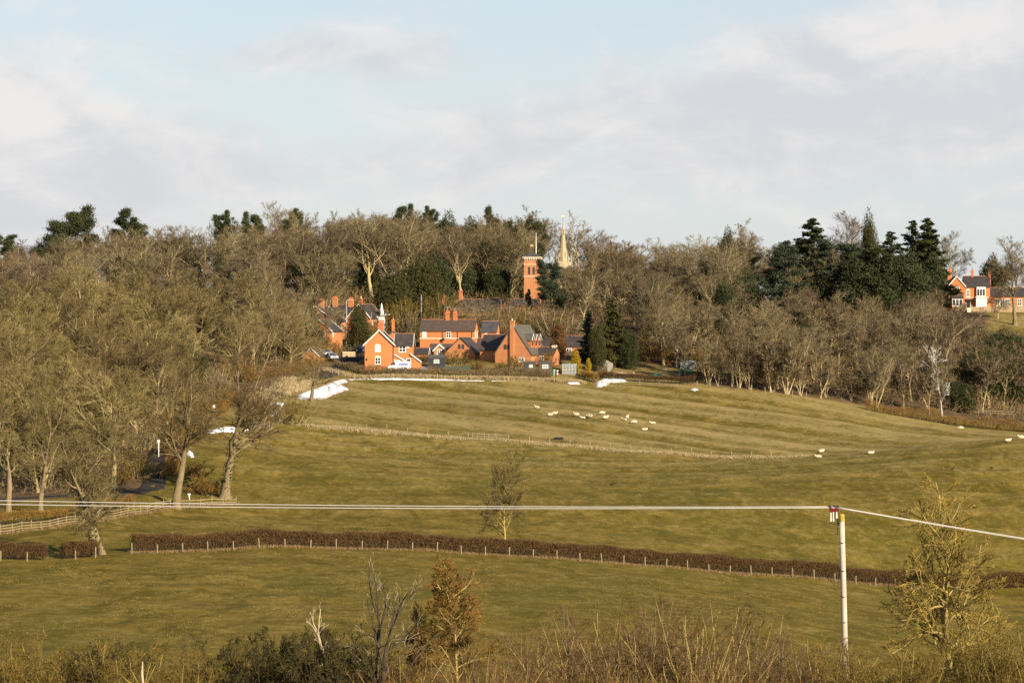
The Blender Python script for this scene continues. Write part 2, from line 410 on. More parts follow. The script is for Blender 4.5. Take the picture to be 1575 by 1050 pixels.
def grassf(t, co, b):
    at = t.n('ShaderNodeAttribute', attribute_name='cover').outputs['Color']
    sp = t.n('ShaderNodeSeparateColor', ins={0: at}).outputs
    st = t.n('ShaderNodeMapping', ins={'Vector': co, 'Scale': (1.0, .62, .6), 'Rotation': (0, 0, .12)}).outputs[0]
    big = t.noise(co, .022, 4, .6, .6); mid = t.noise(st, .20, 6, .68, .8); tus = t.noise(co, .55, 6, .72, .5); fine = t.noise(st, 1.25, 6, .75, .4); vf = t.noise(co, 3.2, 4, .8)
    g = t.mix(t.smooth(mid, .32, .68), (.074,.057,.007), (.165,.113,.016))
    g = t.mix(t.math('MULTIPLY', t.smooth(big, .42, .62), .5), g, (.086,.074,.010))
    g = t.mix(t.math('MULTIPLY', t.smooth(t.noise(co, .06, 5, .65, .4), .52, .68), .32), g, (.150,.094,.022))
    g = t.mix(t.math('MULTIPLY', t.smooth(t.noise(co, .085, 5, .65, .4), .54, .68), .38), g, (.078,.082,.012))
    straw = t.math('MULTIPLY', t.smooth(t.math('ADD', t.math('MULTIPLY', fine, .6), t.math('ADD', t.math('MULTIPLY', vf, .34), t.math('ADD', t.math('MULTIPLY', mid, .3), t.math('MULTIPLY', sp[1], .34)))), .62, .96), .75)
    g = t.mix(straw, g, (.330,.248,.105))
    g = t.mix(t.math('MULTIPLY', t.smooth(tus, .54, .68), .40), g, (.295,.208,.056))
    g = t.mix(t.math('MULTIPLY', t.smooth(tus, .46, .34), .55), g, (.062,.054,.010))
    g = t.mix(t.math('MULTIPLY', t.smooth(vf, .52, .70), .35), g, (.050,.044,.012))
    lit = t.mix(t.smooth(mid, .35, .65), (.085,.056,.030), (.145,.098,.052))
    c = t.mix(sp[0], g, lit)
    bp = t.n('ShaderNodeBump', ins={'Strength': .55, 'Distance': .12, 'Height': t.math('ADD', fine, t.math('MULTIPLY', vf, .5))})
    t.link(bp.outputs[0], b.inputs['Normal'])
    return c
pbr('grassland', grassf, rough=1.0, spec=.05)
me = mk('ground', np.stack([XX, YY, ZZ], -1), quads=np.stack([ii, ii+1, ii+nx+1, ii+nx], -1), mats=MATS['grassland'], smooth=True)
ca = me.color_attributes.new('cover', 'FLOAT_COLOR', 'POINT')
sF, sM, farf = furrows(XX, YY)
PXX = XX/np.maximum(YY, 30)*F+787.5
cov = np.zeros((nx*ny, 4), np.float32); cov[:, 3] = 1
cov[:, 0] = litter_mask(XX, YY).ravel()
band = np.interp(YY, [215, 330, 350, 430, 470], [.20, .20, .20, .26, .42])
cov[:, 1] = (band*(1-farf)*(.75+.25*sM)+farf*(.52+.40*sF)).ravel()
ca.data.foreach_set('color', cov.ravel())
g = ob('ground', me); tag(g, 'rolling olive winter pasture rising to the wooded hill', kind='structure')

def ribbon(name, pts, width, mat, label, dz=.06, n=160, kind='structure', wvar=0.0):
    """strip laid on the ground along (px, d) points"""
    w = np.array([[(p-787.5)/F*d, d] for p, d in pts]); s = np.r_[0, np.cumsum(np.linalg.norm(np.diff(w, axis=0), axis=1))]
    u = np.linspace(0, s[-1], n); c = np.stack([np.interp(u, s, w[:, 0]), np.interp(u, s, w[:, 1])], -1)
    for _ in range(8): c[1:-1] = .25*c[:-2]+.5*c[1:-1]+.25*c[2:]
    t = np.gradient(c, axis=0); t /= np.linalg.norm(t, axis=1)[:, None]; nn = np.stack([-t[:, 1], t[:, 0]], -1)
    k = np.linspace(-.5, .5, 7); wd = width*(1+wvar*np.sin(u*.7)*np.sin(u*.23+1))
    Q = c[:, None]+nn[:, None]*(k[None, :, None]*wd[:, None, None])
    z = ground(Q[..., 0], Q[..., 1])+dz; z[:, 0] -= .25; z[:, -1] -= .25
    V = np.concatenate([Q, z[..., None]], -1)
    i = (np.arange(n-1)[:, None]*7+np.arange(6)[None]).ravel()
    o = ob(name, mk(name, V, quads=np.stack([i, i+1, i+8, i+7], -1), mats=MATS[mat], smooth=True)); tag(o, label, kind=kind)
    return o
ribbon('road', [(-250,392),(-60,398),(100,402),(200,404),(236,414),(240,435),(262,470),(322,516),(400,560),(470,587),(520,602),(548,612),(552,630),(540,650),(525,680)], 4.6, 'asphalt',
       'narrow dark asphalt lane winding up past the oaks into the village')
# ------------------------------------------------------------------ plants: growing branches in batches
def unit(v): return v/np.maximum(np.linalg.norm(v, axis=-1, keepdims=True), 1e-9)
def grow(rng, p0, d0, L, r0, npts, wander, up=0.0, tip=.25):
    N = len(p0); pts = np.empty((N, npts, 3)); pts[:, 0] = p0; d = unit(d0); st = (L/(npts-1))[:, None]
    for i in range(1, npts):
        d = unit(d+rng.normal(0, wander, (N, 3))+np.array([0, 0, up]))
        pts[:, i] = pts[:, i-1]+d*st
    rad = r0[:, None]*np.linspace(1, tip, npts)[None]
    return pts, rad
def branch(rng, pts, rad, n, tlo, thi, alo, ahi, lf, rf, flat=0.0, tpow=1.0, shorten=.55):
    N, K, _ = pts.shape
    t = tlo+(thi-tlo)*((np.arange(n)[None]+rng.uniform(0, 1, (N, n)))/n)**tpow
    f = np.clip(t*(K-1), 0, K-1.001); i = f.astype(int); a = (f-i)[..., None]; r = np.arange(N)[:, None]
    p = pts[r, i]*(1-a)+pts[r, i+1]*a; tan = unit(pts[r, i+1]-pts[r, i])
    rr = rad[r, i]*(1-a[..., 0])+rad[r, i+1]*a[..., 0]
    q = rng.normal(0, 1, (N, n, 3)); q[..., 2] *= (1-flat); q = unit(q-(q*tan).sum(-1, keepdims=True)*tan)
    an = rng.uniform(alo, ahi, (N, n, 1)); d = np.cos(an)*tan+np.sin(an)*q
    plen = np.linalg.norm(np.diff(pts, axis=1), axis=-1).sum(1)[:, None]
    L = plen*lf*(1-shorten*(t-tlo)/max(thi-tlo, 1e-6))*rng.uniform(.7, 1.25, (N, n))
    return p.reshape(-1, 3), d.reshape(-1, 3), L.ravel(), (rr*rf).ravel()
def tubes(pts, rad, S):
    N, K, _ = pts.shape
    tan = unit(np.gradient(pts, axis=1)); ref = np.array([.37, .21, .9]); ref = ref/np.linalg.norm(ref)
    u = np.cross(tan, ref); bad = np.linalg.norm(u, axis=-1) < .15; u[bad] = np.cross(tan[bad], [1., 0, 0]); u = unit(u); v = np.cross(tan, u)
    a = 2*np.pi*np.arange(S)/S
    if S >= 8: rad = rad[:, :, None]*(1+.10*np.sin(np.arange(K)[None, :, None]*2.1+a*3)+.07*np.sin(np.arange(K)[None, :, None]*3.7+a*5+1)); rad3 = rad[..., None]
    else: rad3 = rad[:, :, None, None]
    V = pts[:, :, None]+rad3*(u[:, :, None]*np.cos(a)[None, None, :, None]+v[:, :, None]*np.sin(a)[None, None, :, None])
    b = (np.arange(N)[:, None, None]*K+np.arange(K-1)[None, :, None])*S; k = np.arange(S)[None, None]; k2 = (k+1) % S
    Q = np.stack(np.broadcast_arrays(b+k, b+k2, b+S+k2, b+S+k), -1).reshape(-1, 4)
    return V.reshape(-1, 3), Q
def blades(rng, p, d, L, w):
    """thin tapering shoots, one triangle each"""
    s = unit(np.cross(d, rng.normal(0, 1, d.shape)))*(np.asarray(w).reshape(-1, 1)/2)
    V = np.stack([p-s, p+s, p+unit(d)*np.asarray(L).reshape(-1, 1)], 1)
    return V.reshape(-1, 3), np.arange(len(p)*3).reshape(-1, 3)
def leaves(rng, p, size, flatten=0.0):
    N = len(p); a = unit(rng.normal(0, 1, (N, 3))); b = rng.normal(0, 1, (N, 3))
    a[:, 2] *= (1-flatten); a = unit(a); b = unit(np.cross(a, b)); s = (size*rng.uniform(.6, 1.3, N))[:, None]
    V = np.stack([p-a*s*.5-b*s*.28, p-a*s*.5+b*s*.28, p+a*s*.6], 1)
    return V.reshape(-1, 3), np.arange(N*3).reshape(-1, 3)
class Acc:
    def __init__(s): s.V = []; s.T = []; s.Q = []; s.mt = []; s.mq = []; s.n = 0
    def add(s, V, T=None, Q=None, m=0):
        if T is not None: s.T.append(T+s.n); s.mt.append(np.full(len(T), m))
        if Q is not None: s.Q.append(Q+s.n); s.mq.append(np.full(len(Q), m))
        s.V.append(V); s.n += len(V); return s
    def mesh(s, name, mats):
        return mk(name, np.concatenate(s.V), np.concatenate(s.T) if s.T else None, np.concatenate(s.Q) if s.Q else None, [MATS[m] for m in mats],
                  midx=np.concatenate(s.mt+s.mq))
def bare(seed, H=16.0, tr=.32, bole=.25, top=.7, n=(9, 8, 7, 6, 4), spread=.42, ang=(.45, 1.05), up=(.05, .04, .03), wander=(.05, .16, .2), tw=.035,
         mats=('bark', 'twig'), sides=(8, 5, 3, 3), lean=(0, 0), ivy=0, stems=1, leaf=None, nleaf=0, gnarl=0.0, sh=.55, twl=.5, lite=False):
    """a leafless tree: returns [(part name, mesh)] standing on the origin"""
    rng = np.random.default_rng(seed); T = Acc(); Cn = Acc()
    p0 = np.zeros((stems, 3)); d0 = np.zeros((stems, 3)); d0[:, 2] = 1; d0[:, :2] += lean
    if stems > 1: d0[:, :2] += rng.normal(0, .22, (stems, 2)); p0[:, :2] = rng.normal(0, tr*.9, (stems, 2))
    p0[:, 2] = -.25
    tp, trd = grow(rng, p0, d0, np.full(stems, H*top)*rng.uniform(.85, 1, stems), np.full(stems, tr), 11, wander[0]+gnarl*.4, .02, .28)
    trd[:, 0] *= 1.45; trd[:, 1] *= 1.06
    T.add(*_vq(tubes(tp, trd, sides[0])))
    a1 = branch(rng, tp, trd, n[0], bole/top*.9, 1.0, ang[0], ang[1], spread/top, .62, shorten=sh)
    b1, r1 = grow(rng, *a1, 8, wander[1]+gnarl, up[0], .22)
    # leaders carry the trunk on to the top of the crown
    k = 3; la = np.repeat(tp[:, -1], k, 0); ld = np.repeat(unit(tp[:, -1]-tp[:, -2]), k, 0)+rng.normal(0, .28, (stems*k, 3))
    bl, rl = grow(rng, la, ld, np.full(stems*k, H*(1-top)*.95)*rng.uniform(.7, 1, stems*k), np.full(stems*k, tr*.24), 8, wander[1]*.7+gnarl, .04, .22)
    b1 = np.concatenate([b1, bl]); r1 = np.concatenate([r1, rl])
    r1 = np.maximum(r1, .022)
    T.add(*_vq(tubes(b1, r1, sides[1])))
    b2, r2 = grow(rng, *branch(rng, b1, r1, n[1], .18, 1.0, .35, .95, .50, .6), 6, wander[2]+gnarl, up[1], .3); r2 = np.maximum(r2, tw*.40)
    T.add(*_vq(tubes(b2[:, ::2] if lite else b2, r2[:, ::2] if lite else r2, sides[2])))
    b3, r3 = grow(rng, *branch(rng, b2, r2, n[2], .15, 1.0, .25, .75, .62, .6), 4, wander[2]*.7+gnarl*.7, up[2], .3); r3 = np.maximum(r3, tw*.30)
    if lite: Cn.add(*blades(rng, b3[:, 0], b3[:, -1]-b3[:, 0], np.linalg.norm(b3[:, -1]-b3[:, 0], axis=1), np.full(len(b3), tw*1.2)))
    else: Cn.add(*_vq(tubes(b3, r3, sides[3])))
    p4, d4, L4, r4 = branch(rng, b3, r3, n[3], .1, 1.0, .2, .65, .66*twl/.5, .6, shorten=.4)
    b4, r4 = grow(rng, p4, d4, L4, r4, 3, wander[2]*.6, up[2], .3)
    V, Tt = blades(rng, p4, d4, L4, np.full(len(p4), tw)); Cn.add(V, Tt)
    if n[4]:
        p5, d5, L5, r5 = branch(rng, b4, r4, n[4], .15, 1.0, .2, .6, .75, .6, shorten=.35)
        V, Tt = blades(rng, p5, d5, L5, np.full(len(p5), tw*.8)); Cn.add(V, Tt)
        if leaf:
            kk = rng.choice(len(p5), min(nleaf, len(p5)), replace=False)
            V, Tt = leaves(rng, p5[kk]+d5[kk]*L5[kk, None], leaf); Cn.add(V, Tt, m=1)
    top_z = np.percentile(np.concatenate([v[:, 2] for v in Cn.V]), 99.7); fz = H/top_z
    for acc in (T, Cn): acc.V = [v*np.array([1, 1, fz]) for v in acc.V]
    tp = tp*np.array([1, 1, fz])
    out = [('trunk', T.mesh('trunk', [mats[0]])), ('crown', Cn.mesh('crown', [mats[1]]+([mats[2]] if leaf else [])))]
    if ivy:
        A = Acc(); q = np.minimum((rng.uniform(0, 1, ivy)**.8*9).astype(int)+1, 9); s = rng.integers(0, stems, ivy); f = rng.uniform(0, 1, ivy)[:, None]
        c = tp[s, q-1]*(1-f)+tp[s, q]*f; rr = (trd[s, q]+rng.gamma(2, .13, ivy))[:, None]
        o = rng.normal(0, 1, (ivy, 3)); o[:, 2] *= .4
        V, Tt = leaves(rng, c+unit(o)*rr, .30); A.add(V, Tt)
        out.append(('ivy', A.mesh('ivy', ['ivy_leaf'])))
    return out
def _vq(x): return x[0], None, x[1]

def spruce(seed, H=18.0, base=.06, wide=.2, n=70, mat='needle', per=230, power=.85, droop=.25, leafs=.42, gap=.0):
    rng = np.random.default_rng(seed); T = Acc(); Cn = Acc()
    tp = np.stack([np.zeros(9), np.zeros(9), np.linspace(-.25, H, 9)], -1)[None]; tp[0, 1:, :2] += rng.normal(0, .05, (8, 2)).cumsum(0)*.5
    T.add(*_vq(tubes(tp, np.linspace(H*.018, .02, 9)[None], 7)))
    h = base+(1-base)*((np.arange(n)+rng.uniform(0, 1, n))/n)**1.05; az = rng.uniform(0, 2*np.pi, n)
    L = H*wide*(1-h)**power*rng.uniform(.62, 1.2, n)+.25; L *= 1-gap*(rng.uniform(0, 1, n) < .35)
    z = h*H; p0 = np.stack([np.zeros(n), np.zeros(n), z], -1); d0 = np.stack([np.cos(az), np.sin(az), .32-droop*1.3*(1-h)], -1)
    b, r = grow(rng, p0, d0, L, np.full(n, .05), 6, .06, -.03+droop*.1, .3)
    T.add(*_vq(tubes(b, r, 3)))
    t = rng.uniform(.12, 1.02, (n, per))**.8; f = np.clip(t*5, 0, 4.999); i = f.astype(int); a = (f-i)[..., None]; rr = np.arange(n)[:, None]
    p = b[rr, i]*(1-a)+b[rr, i+1]*a; w = (L[:, None]*.20*(1.1-t))[..., None]+.10
    p = p+rng.normal(0, 1, p.shape)*w*np.array([1, 1, .55])-np.array([0, 0, 1])*np.abs(rng.normal(0, 1, t.shape))[..., None]*w*.5
    keep = rng.uniform(0, 1, t.shape) < np.clip(L/(H*wide)*1.3, .12, 1)[:, None]
    V, Tt = leaves(rng, p[keep], leafs); Cn.add(V, Tt)
    return [('trunk', T.mesh('trunk', ['bark_dark'])), ('crown', Cn.mesh('crown', [mat]))]
def pine(seed, H=18.0, bole=.45, wide=.34, n=16, clumps=9, per=190, mat='needle', bark='bark_orange', flat=.45, leafs=.38, size=1.15):
    """a tall bare stem with clumped tiers of needles on bent limbs"""
    rng = np.random.default_rng(seed); T = Acc(); Cn = Acc()
    tp, trd = grow(rng, np.array([[0, 0, -.25]]), np.array([[rng.normal(0, .04), 0, 1.]]), np.array([H*.96]), np.array([H*.02]), 10, .05, .03, .2)
    T.add(*_vq(tubes(tp, trd, 7)))
    b, r = grow(rng, *branch(rng, tp, trd, n, bole, .99, .9, 1.45, wide, .5, shorten=.55), 7, .14, .06, .3)
    T.add(*_vq(tubes(b, r, 4)))
    b2, r2 = grow(rng, *branch(rng, b, r, clumps, .35, 1.0, .3, .9, .34, .6, flat=.5), 4, .15, .05, .3)
    T.add(*_vq(tubes(b2, np.maximum(r2, .02), 3)))
    c = np.concatenate([b2[:, -1], b2[:, 2]]); s = rng.uniform(.55, 1.2, len(c))*size*H/18
    o = rng.normal(0, .62, (len(c), per//2, 3))
    p = c[:, None]+o*s[:, None, None]*np.array([1, 1, flat])
    V, Tt = leaves(rng, p.reshape(-1, 3), leafs); Cn.add(V, Tt)
    return [('trunk', T.mesh('trunk', [bark])), ('crown', Cn.mesh('crown', [mat]))]
def dense(seed, H=8.0, wide=.8, lumps=38, per=380, mat='needle', leafs=.34, bark='bark_dark', cone=0.0, low=.12):
    """a full evergreen (yew, holly, laurel, clipped cypress): lumpy foliage down to the ground round a short trunk"""
    rng = np.random.default_rng(seed); T = Acc(); Cn = Acc()
    tp, trd = grow(rng, np.array([[0, 0, -.2]]), np.array([[0, 0, 1.]]), np.array([H*.8]), np.array([H*.03]), 7, .05, 0, .2); T.add(*_vq(tubes(tp, trd, 6)))
    b, r = grow(rng, *branch(rng, tp, trd, 10, .2, 1, .5, 1.1, .4*wide, .5), 5, .12, .05, .3); T.add(*_vq(tubes(b, r, 3)))
    h = rng.uniform(low, .9, lumps); az = rng.uniform(0, 2*np.pi, lumps)
    prof = np.where(cone > 0, (1-h)**cone, np.sqrt(np.clip(1-((h-.38)/.62)**2, .05, 1)))
    rad = H*wide*.5*prof*rng.uniform(.45, .85, lumps)
    c = np.stack([np.cos(az)*rad, np.sin(az)*rad, h*H], -1); s = H*(.10+.10*wide)*rng.uniform(.6, 1.3, lumps)*(.35+.65*prof)
    c = np.concatenate([c, np.stack([np.zeros(6), np.zeros(6), np.linspace(low+.08, .93, 6)*H], -1)]); hh = np.linspace(low+.08, .93, 6)
    s = np.concatenate([s, H*wide*.5*.62*(np.where(cone > 0, (1-hh)**max(cone, .3), np.sqrt(np.clip(1-((hh-.38)/.62)**2, .05, 1))))+.06*H])
    o = unit(rng.normal(0, 1, (len(c), per, 3)))*(rng.uniform(.45, 1.05, (len(c), per, 1))**.6+np.abs(rng.normal(0, .16, (len(c), per, 1))))
    p = c[:, None]+o*s[:, None, None]; p = p.reshape(-1, 3); p = p[p[:, 2] > .02]
    V, Tt = leaves(rng, p, leafs); Cn.add(V, Tt)
    return [('trunk', T.mesh('trunk', [bark])), ('crown', Cn.mesh('crown', [mat]))]
def bush(seed, H=3.0, W=3.0, stems=26, n=(6, 6, 5), tw=.02, mats=('bark', 'twig_olive'), leaf=None, nleaf=0, lmat='leaf_rust', up=.05):
    rng = np.random.default_rng(seed); T = Acc(); Cn = Acc()
    p0 = np.stack([rng.normal(0, W*.16, stems), rng.normal(0, W*.16, stems), np.full(stems, -.15)], -1)
    d0 = np.stack([p0[:, 0]/W*2.6, p0[:, 1]/W*2.6, np.ones(stems)], -1)+rng.normal(0, .16, (stems, 3))
    b, r = grow(rng, p0, d0, H*rng.uniform(.5, 1.08, stems), rng.uniform(.015, .045, stems)*max(1, H/3), 7, .10, up, .25); T.add(*_vq(tubes(b, r, 4)))
    b2, r2 = grow(rng, *branch(rng, b, r, n[0], .15, 1, .3, .9, .42, .6), 5, .16, up, .3); r2 = np.maximum(r2, tw*.35); Cn.add(*_vq(tubes(b2, r2, 3)))
    b3, r3 = grow(rng, *branch(rng, b2, r2, n[1], .1, 1, .3, .9, .5, .6), 3, .16, up*.5, .3); r3 = np.maximum(r3, tw*.25); Cn.add(*_vq(tubes(b3, r3, 3)))
    p4, d4, L4, r4 = branch(rng, b3, r3, n[2], .1, 1, .3, .9, .6, .6)
    V, Tt = blades(rng, p4, d4, np.minimum(L4, .6), np.full(len(p4), tw)); Cn.add(V, Tt)
    if leaf:
        k = rng.choice(len(p4), min(nleaf, len(p4)), replace=False); V, Tt = leaves(rng, p4[k]+d4[k]*L4[k, None]*.8, leaf); Cn.add(V, Tt, m=1)
    return [('stem', T.mesh('stem', [mats[0]])), ('foliage' if leaf else 'twigs', Cn.mesh('twigs', [mats[1]]+([lmat] if leaf else [])))]
def place(proto, name, label, cat, loc, scale=1.0, rz=0.0, group=None, sz=None):
    o = thing(name, label, cat, loc, rz, group, scale)
    if sz: o.scale = (scale*sz, scale*sz, scale)
    for pn, me in proto: ob(pn, me, o)
    return o
# ------------------------------------------------------------------ the woods
PR = random.Random(7)
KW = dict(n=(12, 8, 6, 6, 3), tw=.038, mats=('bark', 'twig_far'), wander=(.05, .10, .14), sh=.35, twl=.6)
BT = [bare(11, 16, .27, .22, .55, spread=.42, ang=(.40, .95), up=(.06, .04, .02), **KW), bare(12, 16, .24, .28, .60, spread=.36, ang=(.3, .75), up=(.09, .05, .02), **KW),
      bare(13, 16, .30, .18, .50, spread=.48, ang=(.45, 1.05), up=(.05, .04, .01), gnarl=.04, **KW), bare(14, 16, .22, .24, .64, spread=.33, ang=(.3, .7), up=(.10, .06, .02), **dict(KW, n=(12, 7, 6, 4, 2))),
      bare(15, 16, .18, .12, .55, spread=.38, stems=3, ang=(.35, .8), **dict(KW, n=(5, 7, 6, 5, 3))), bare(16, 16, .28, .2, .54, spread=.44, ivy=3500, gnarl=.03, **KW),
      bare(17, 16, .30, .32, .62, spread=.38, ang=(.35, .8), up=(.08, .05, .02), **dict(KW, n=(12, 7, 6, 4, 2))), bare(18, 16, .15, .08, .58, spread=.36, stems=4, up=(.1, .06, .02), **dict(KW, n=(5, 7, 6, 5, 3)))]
KL = dict(tw=.036, mats=('bark_mid', 'twig'), n=(11, 8, 6, 6, 3), sh=.4, wander=(.05, .13, .17))
BL = [bare(21, 16, .32, .18, .58, spread=.46, ang=(.5, 1.1), gnarl=.05, **KL), bare(22, 16, .26, .22, .62, spread=.42, ang=(.4, 1.0), gnarl=.03, **KL),
      bare(23, 16, .18, .12, .62, spread=.36, stems=3, up=(.08, .05, .02), **dict(KL, n=(6, 7, 7, 7, 4))), bare(24, 16, .28, .2, .60, spread=.42, ivy=3000, gnarl=.04, **KL)]
SPR = [spruce(34, 18, .02, .24, n=90, per=300, droop=.15, mat='needle_sun'), spruce(31, 18, .04, .19, n=84, per=280, droop=.18), spruce(32, 18, .1, .22, n=74, droop=.3, gap=.35, per=230), spruce(33, 18, .02, .16, n=80, per=260, mat='needle_blue')]
PIN = [pine(45, 18, .30, .50, n=28, clumps=12, size=1.25, per=150, flat=.5, leafs=.40), pine(41, 18, .45, .44, n=20, clumps=12, size=1.0, per=130, flat=.42, leafs=.36), pine(42, 18, .55, .44, n=15, clumps=11, flat=.36, size=.95, per=130, leafs=.36), pine(43, 18, .25, .38, n=24, clumps=11, flat=.33, bark='bark', size=1.0, per=130, leafs=.36), pine(44, 18, .12, .42, n=26, flat=.30, bark='bark_dark', mat='needle_blue', size=1.1, per=100, leafs=.40)]
YEW = [dense(51, 9, .95, mat='needle_olive'), dense(52, 9, .8, mat='needle'), dense(53, 9, 1.1, lumps=34, mat='ivy_leaf')]
H0 = {id(p): 16.0 for p in BT+BL}; H0.update({id(p): 18.0 for p in SPR+PIN}); H0.update({id(p): 9.0 for p in YEW})
def tree(proto, name, label, cat, px, d, top=None, h=None, group=None, sz=None, rz=None, base=None):
    loc = G(px, d)
    if h is None: h = (525-top)/F*d-loc.z
    rz = PR.uniform(0, 6.28) if rz is None else rz
    return place(proto, name, label, cat, loc, h/H0[id(proto)], rz, group, sz)

# skyline landmarks, each with a place of its own
LM = [
 (PIN[0], 'scots_pine', 'broad flat-topped dark pine standing above the wood on the far left skyline', 'pine tree', 112, 742, 330, .85),
 (PIN[3], 'cedar', 'tall ragged dark cedar with open tiers, second evergreen from the left on the skyline', 'cedar tree', 197, 735, 326, .75),
 (PIN[2], 'scots_pine', 'small dark pine top at the very left edge of the skyline', 'pine tree', 4, 735, 364, .9),
 (PIN[2], 'scots_pine', 'small flat pine crown on the skyline right of the tall cedar', 'pine tree', 343, 752, 334, .55),
 (PIN[1], 'scots_pine', 'low spreading pine crown on the skyline just left of the pale round bare tree', 'pine tree', 380, 756, 332, .55),
 (PIN[2], 'scots_pine', 'pine crown with ivy on the skyline just right of the pale round bare tree', 'pine tree', 452, 752, 330, .5),
 (PIN[1], 'scots_pine', 'left of the two dark pines on the skyline above the long brick house', 'pine tree', 629, 765, 320, .55),
 (PIN[2], 'scots_pine', 'right of the two dark pines on the skyline above the long brick house', 'pine tree', 660, 765, 326, .5),
 (PIN[3], 'scots_pine', 'pointed pine on the skyline left of the brick tower, among bare crowns', 'pine tree', 757, 770, 322, .42),
 (PIN[1], 'scots_pine', 'dark pine rising just behind the flagpole of the brick tower', 'pine tree', 812, 742, 343, .6),
 (PIN[3], 'scots_pine', 'dusky pine between the brick tower and the pointed skyline pine', 'pine tree', 788, 748, 345, .5),
 (BT[2], 'bare_tree', 'pale rounded bare tree standing clear on the skyline among the left-hand pines', 'tree', 424, 770, 311, 1.15),
 (BT[0], 'bare_tree', 'tall fine-twigged bare tree on the skyline left of the church spire', 'tree', 836, 882, 318, 1.3),
 (BT[6], 'bare_tree', 'tall fine-twigged bare tree on the skyline just right of the church spire', 'tree', 893, 884, 325, 1.35),
 (BT[2], 'bare_tree', 'small open bare tree at the right end of the crowns beside the church spire', 'tree', 928, 800, 354, .9),
 (BT[0], 'bare_tree', 'reddish dense bare tree with a windswept top right of the church spire', 'tree', 972, 722, 372, 1.35),
 (BT[5], 'bare_tree', 'ivy-topped bare tree on the skyline left of the big ivy-clad round tree', 'tree', 1040, 742, 366, 1.2),
 (BT[0], 'bare_tree', 'big round bare tree with ivy-clad core standing high on the skyline', 'tree', 1124, 738, 339, 1.25),
 (YEW[1], 'ivy_mass', 'dark evergreen rising inside the big round bare tree on the skyline', 'tree', 1120, 730, 360, .36),
 (PIN[4], 'cedar', 'dark low cedar just below the big round skyline tree', 'cedar tree', 1088, 715, 398, .7),
 (PIN[4], 'cedar', 'broad layered dark cedar with a bare pale trunk left of the pointed firs', 'cedar tree', 1200, 690, 377, 1.05),
 (SPR[1], 'fir_tree', 'pointed dark fir, leftmost of the tall conifers left of the mansion', 'fir tree', 1249, 722, 337, 2.3),
 (BT[2], 'bare_tree', 'pale wide bare tree on the skyline between the pointed fir and the dark cedars', 'tree', 1302, 745, 326, 1.1),
 (PIN[4], 'cedar', 'wide dark cedar filling the gap right of the leftmost pointed fir', 'cedar tree', 1300, 712, 374, 1.35),
 (YEW[0], 'cypress', 'rounded rusty-tipped cypress top poking above the dark cedars', 'cypress tree', 1337, 728, 338, .26),
 (PIN[3], 'cedar', 'dark broad cedar in front of the rounded cypress', 'cedar tree', 1352, 706, 384, 1.3),
 (SPR[2], 'fir_tree', 'fir with a blunt ragged top midway along the conifers left of the mansion', 'fir tree', 1371, 720, 357, 2.2),
 (SPR[2], 'fir_tree', 'thin straggly fir just left of the tallest fir beside the mansion', 'fir tree', 1403, 722, 340, 1.7),
 (SPR[1], 'fir_tree', 'tallest pointed dark fir beside the mansion', 'fir tree', 1427, 716, 337, 1.9),
 (YEW[1], 'yew', 'dark rounded evergreen at the foot of the firs touching the mansion', 'yew tree', 1436, 712, 396, .6),
 (YEW[1], 'yew', 'dark rounded evergreen filling the foot of the firs left of the mansion', 'yew tree', 1396, 704, 392, .9),
 (BT[2], 'bare_tree', 'pale leaning bare tree on the skyline between the tallest fir and the mansion', 'tree', 1462, 745, 356, .95),
 (YEW[1], 'yew', 'dark round evergreen behind the right end of the mansion roof', 'yew tree', 1527, 742, 400, .75),
 (YEW[1], 'yew', 'dark dense evergreen under the leftmost pointed fir', 'yew tree', 1262, 712, 400, .85),
 (YEW[1], 'yew', 'dark dense evergreen under the wide dark cedar', 'yew tree', 1318, 706, 396, .9),
 (YEW[1], 'yew', 'dark dense evergreen under the blunt ragged fir', 'yew tree', 1364, 704, 402, .9),
]
for pr, nm, lb, ct, px, d, top, s in LM: tree(pr, nm, lb, ct, px, d, top=top, sz=s)
# mid-hill landmarks
tree(YEW[0], 'yew', 'dark olive yew behind the white house, left of the pair', 'yew tree', 603, 672, h=11.5, sz=.95)
tree(YEW[0], 'yew', 'dark olive yew behind the white house, right of the pair', 'yew tree', 644, 680, h=13.5, sz=.8)
tree(PIN[4], 'black_pine', 'nearly black pine standing in front of the brick tower', 'pine tree', 849, 680, top=404, sz=.85)
tree(PIN[3], 'black_pine', 'low black pine boughs over the red roofs at the foot of the brick tower', 'pine tree', 812, 682, top=446, sz=.42)
tree(YEW[1], 'holly', 'dark evergreen under the bare trees above the long brick house', 'evergreen', 705, 715, h=13, sz=.8)
tree(YEW[1], 'holly', 'dark evergreen left of the brick tower above the slate roofs', 'evergreen', 740, 722, h=14, sz=.8)
tree(YEW[1], 'holly', 'tall dark evergreen among bare trees high above the slate roofs', 'evergreen', 690, 742, h=18, sz=.5)
tree(SPR[0], 'fir_tree', 'big dark fir at the right end of the village, taller of the pair', 'fir tree', 942, 620, top=459, sz=1.45)
tree(SPR[3], 'fir_tree', 'shorter black fir left of the big fir at the right end of the village', 'fir tree', 905, 626, top=478, sz=1.6)
tree(YEW[0], 'cypress', 'olive upright cypress bush in front of the big village fir', 'cypress tree', 918, 612, top=503, sz=.42)
tree(YEW[2], 'holly', 'green holly at the foot of the big village fir', 'holly tree', 968, 618, h=7.2, sz=.6)
tree(YEW[0], 'cypress', 'dark green conifer among the brick terraces above the lane', 'cypress tree', 474, 630, top=468, sz=.55)
tree(YEW[0], 'cypress', 'small dark conical tree against the brick gable left of the white house', 'cypress tree', 551, 640, top=470, sz=.5)
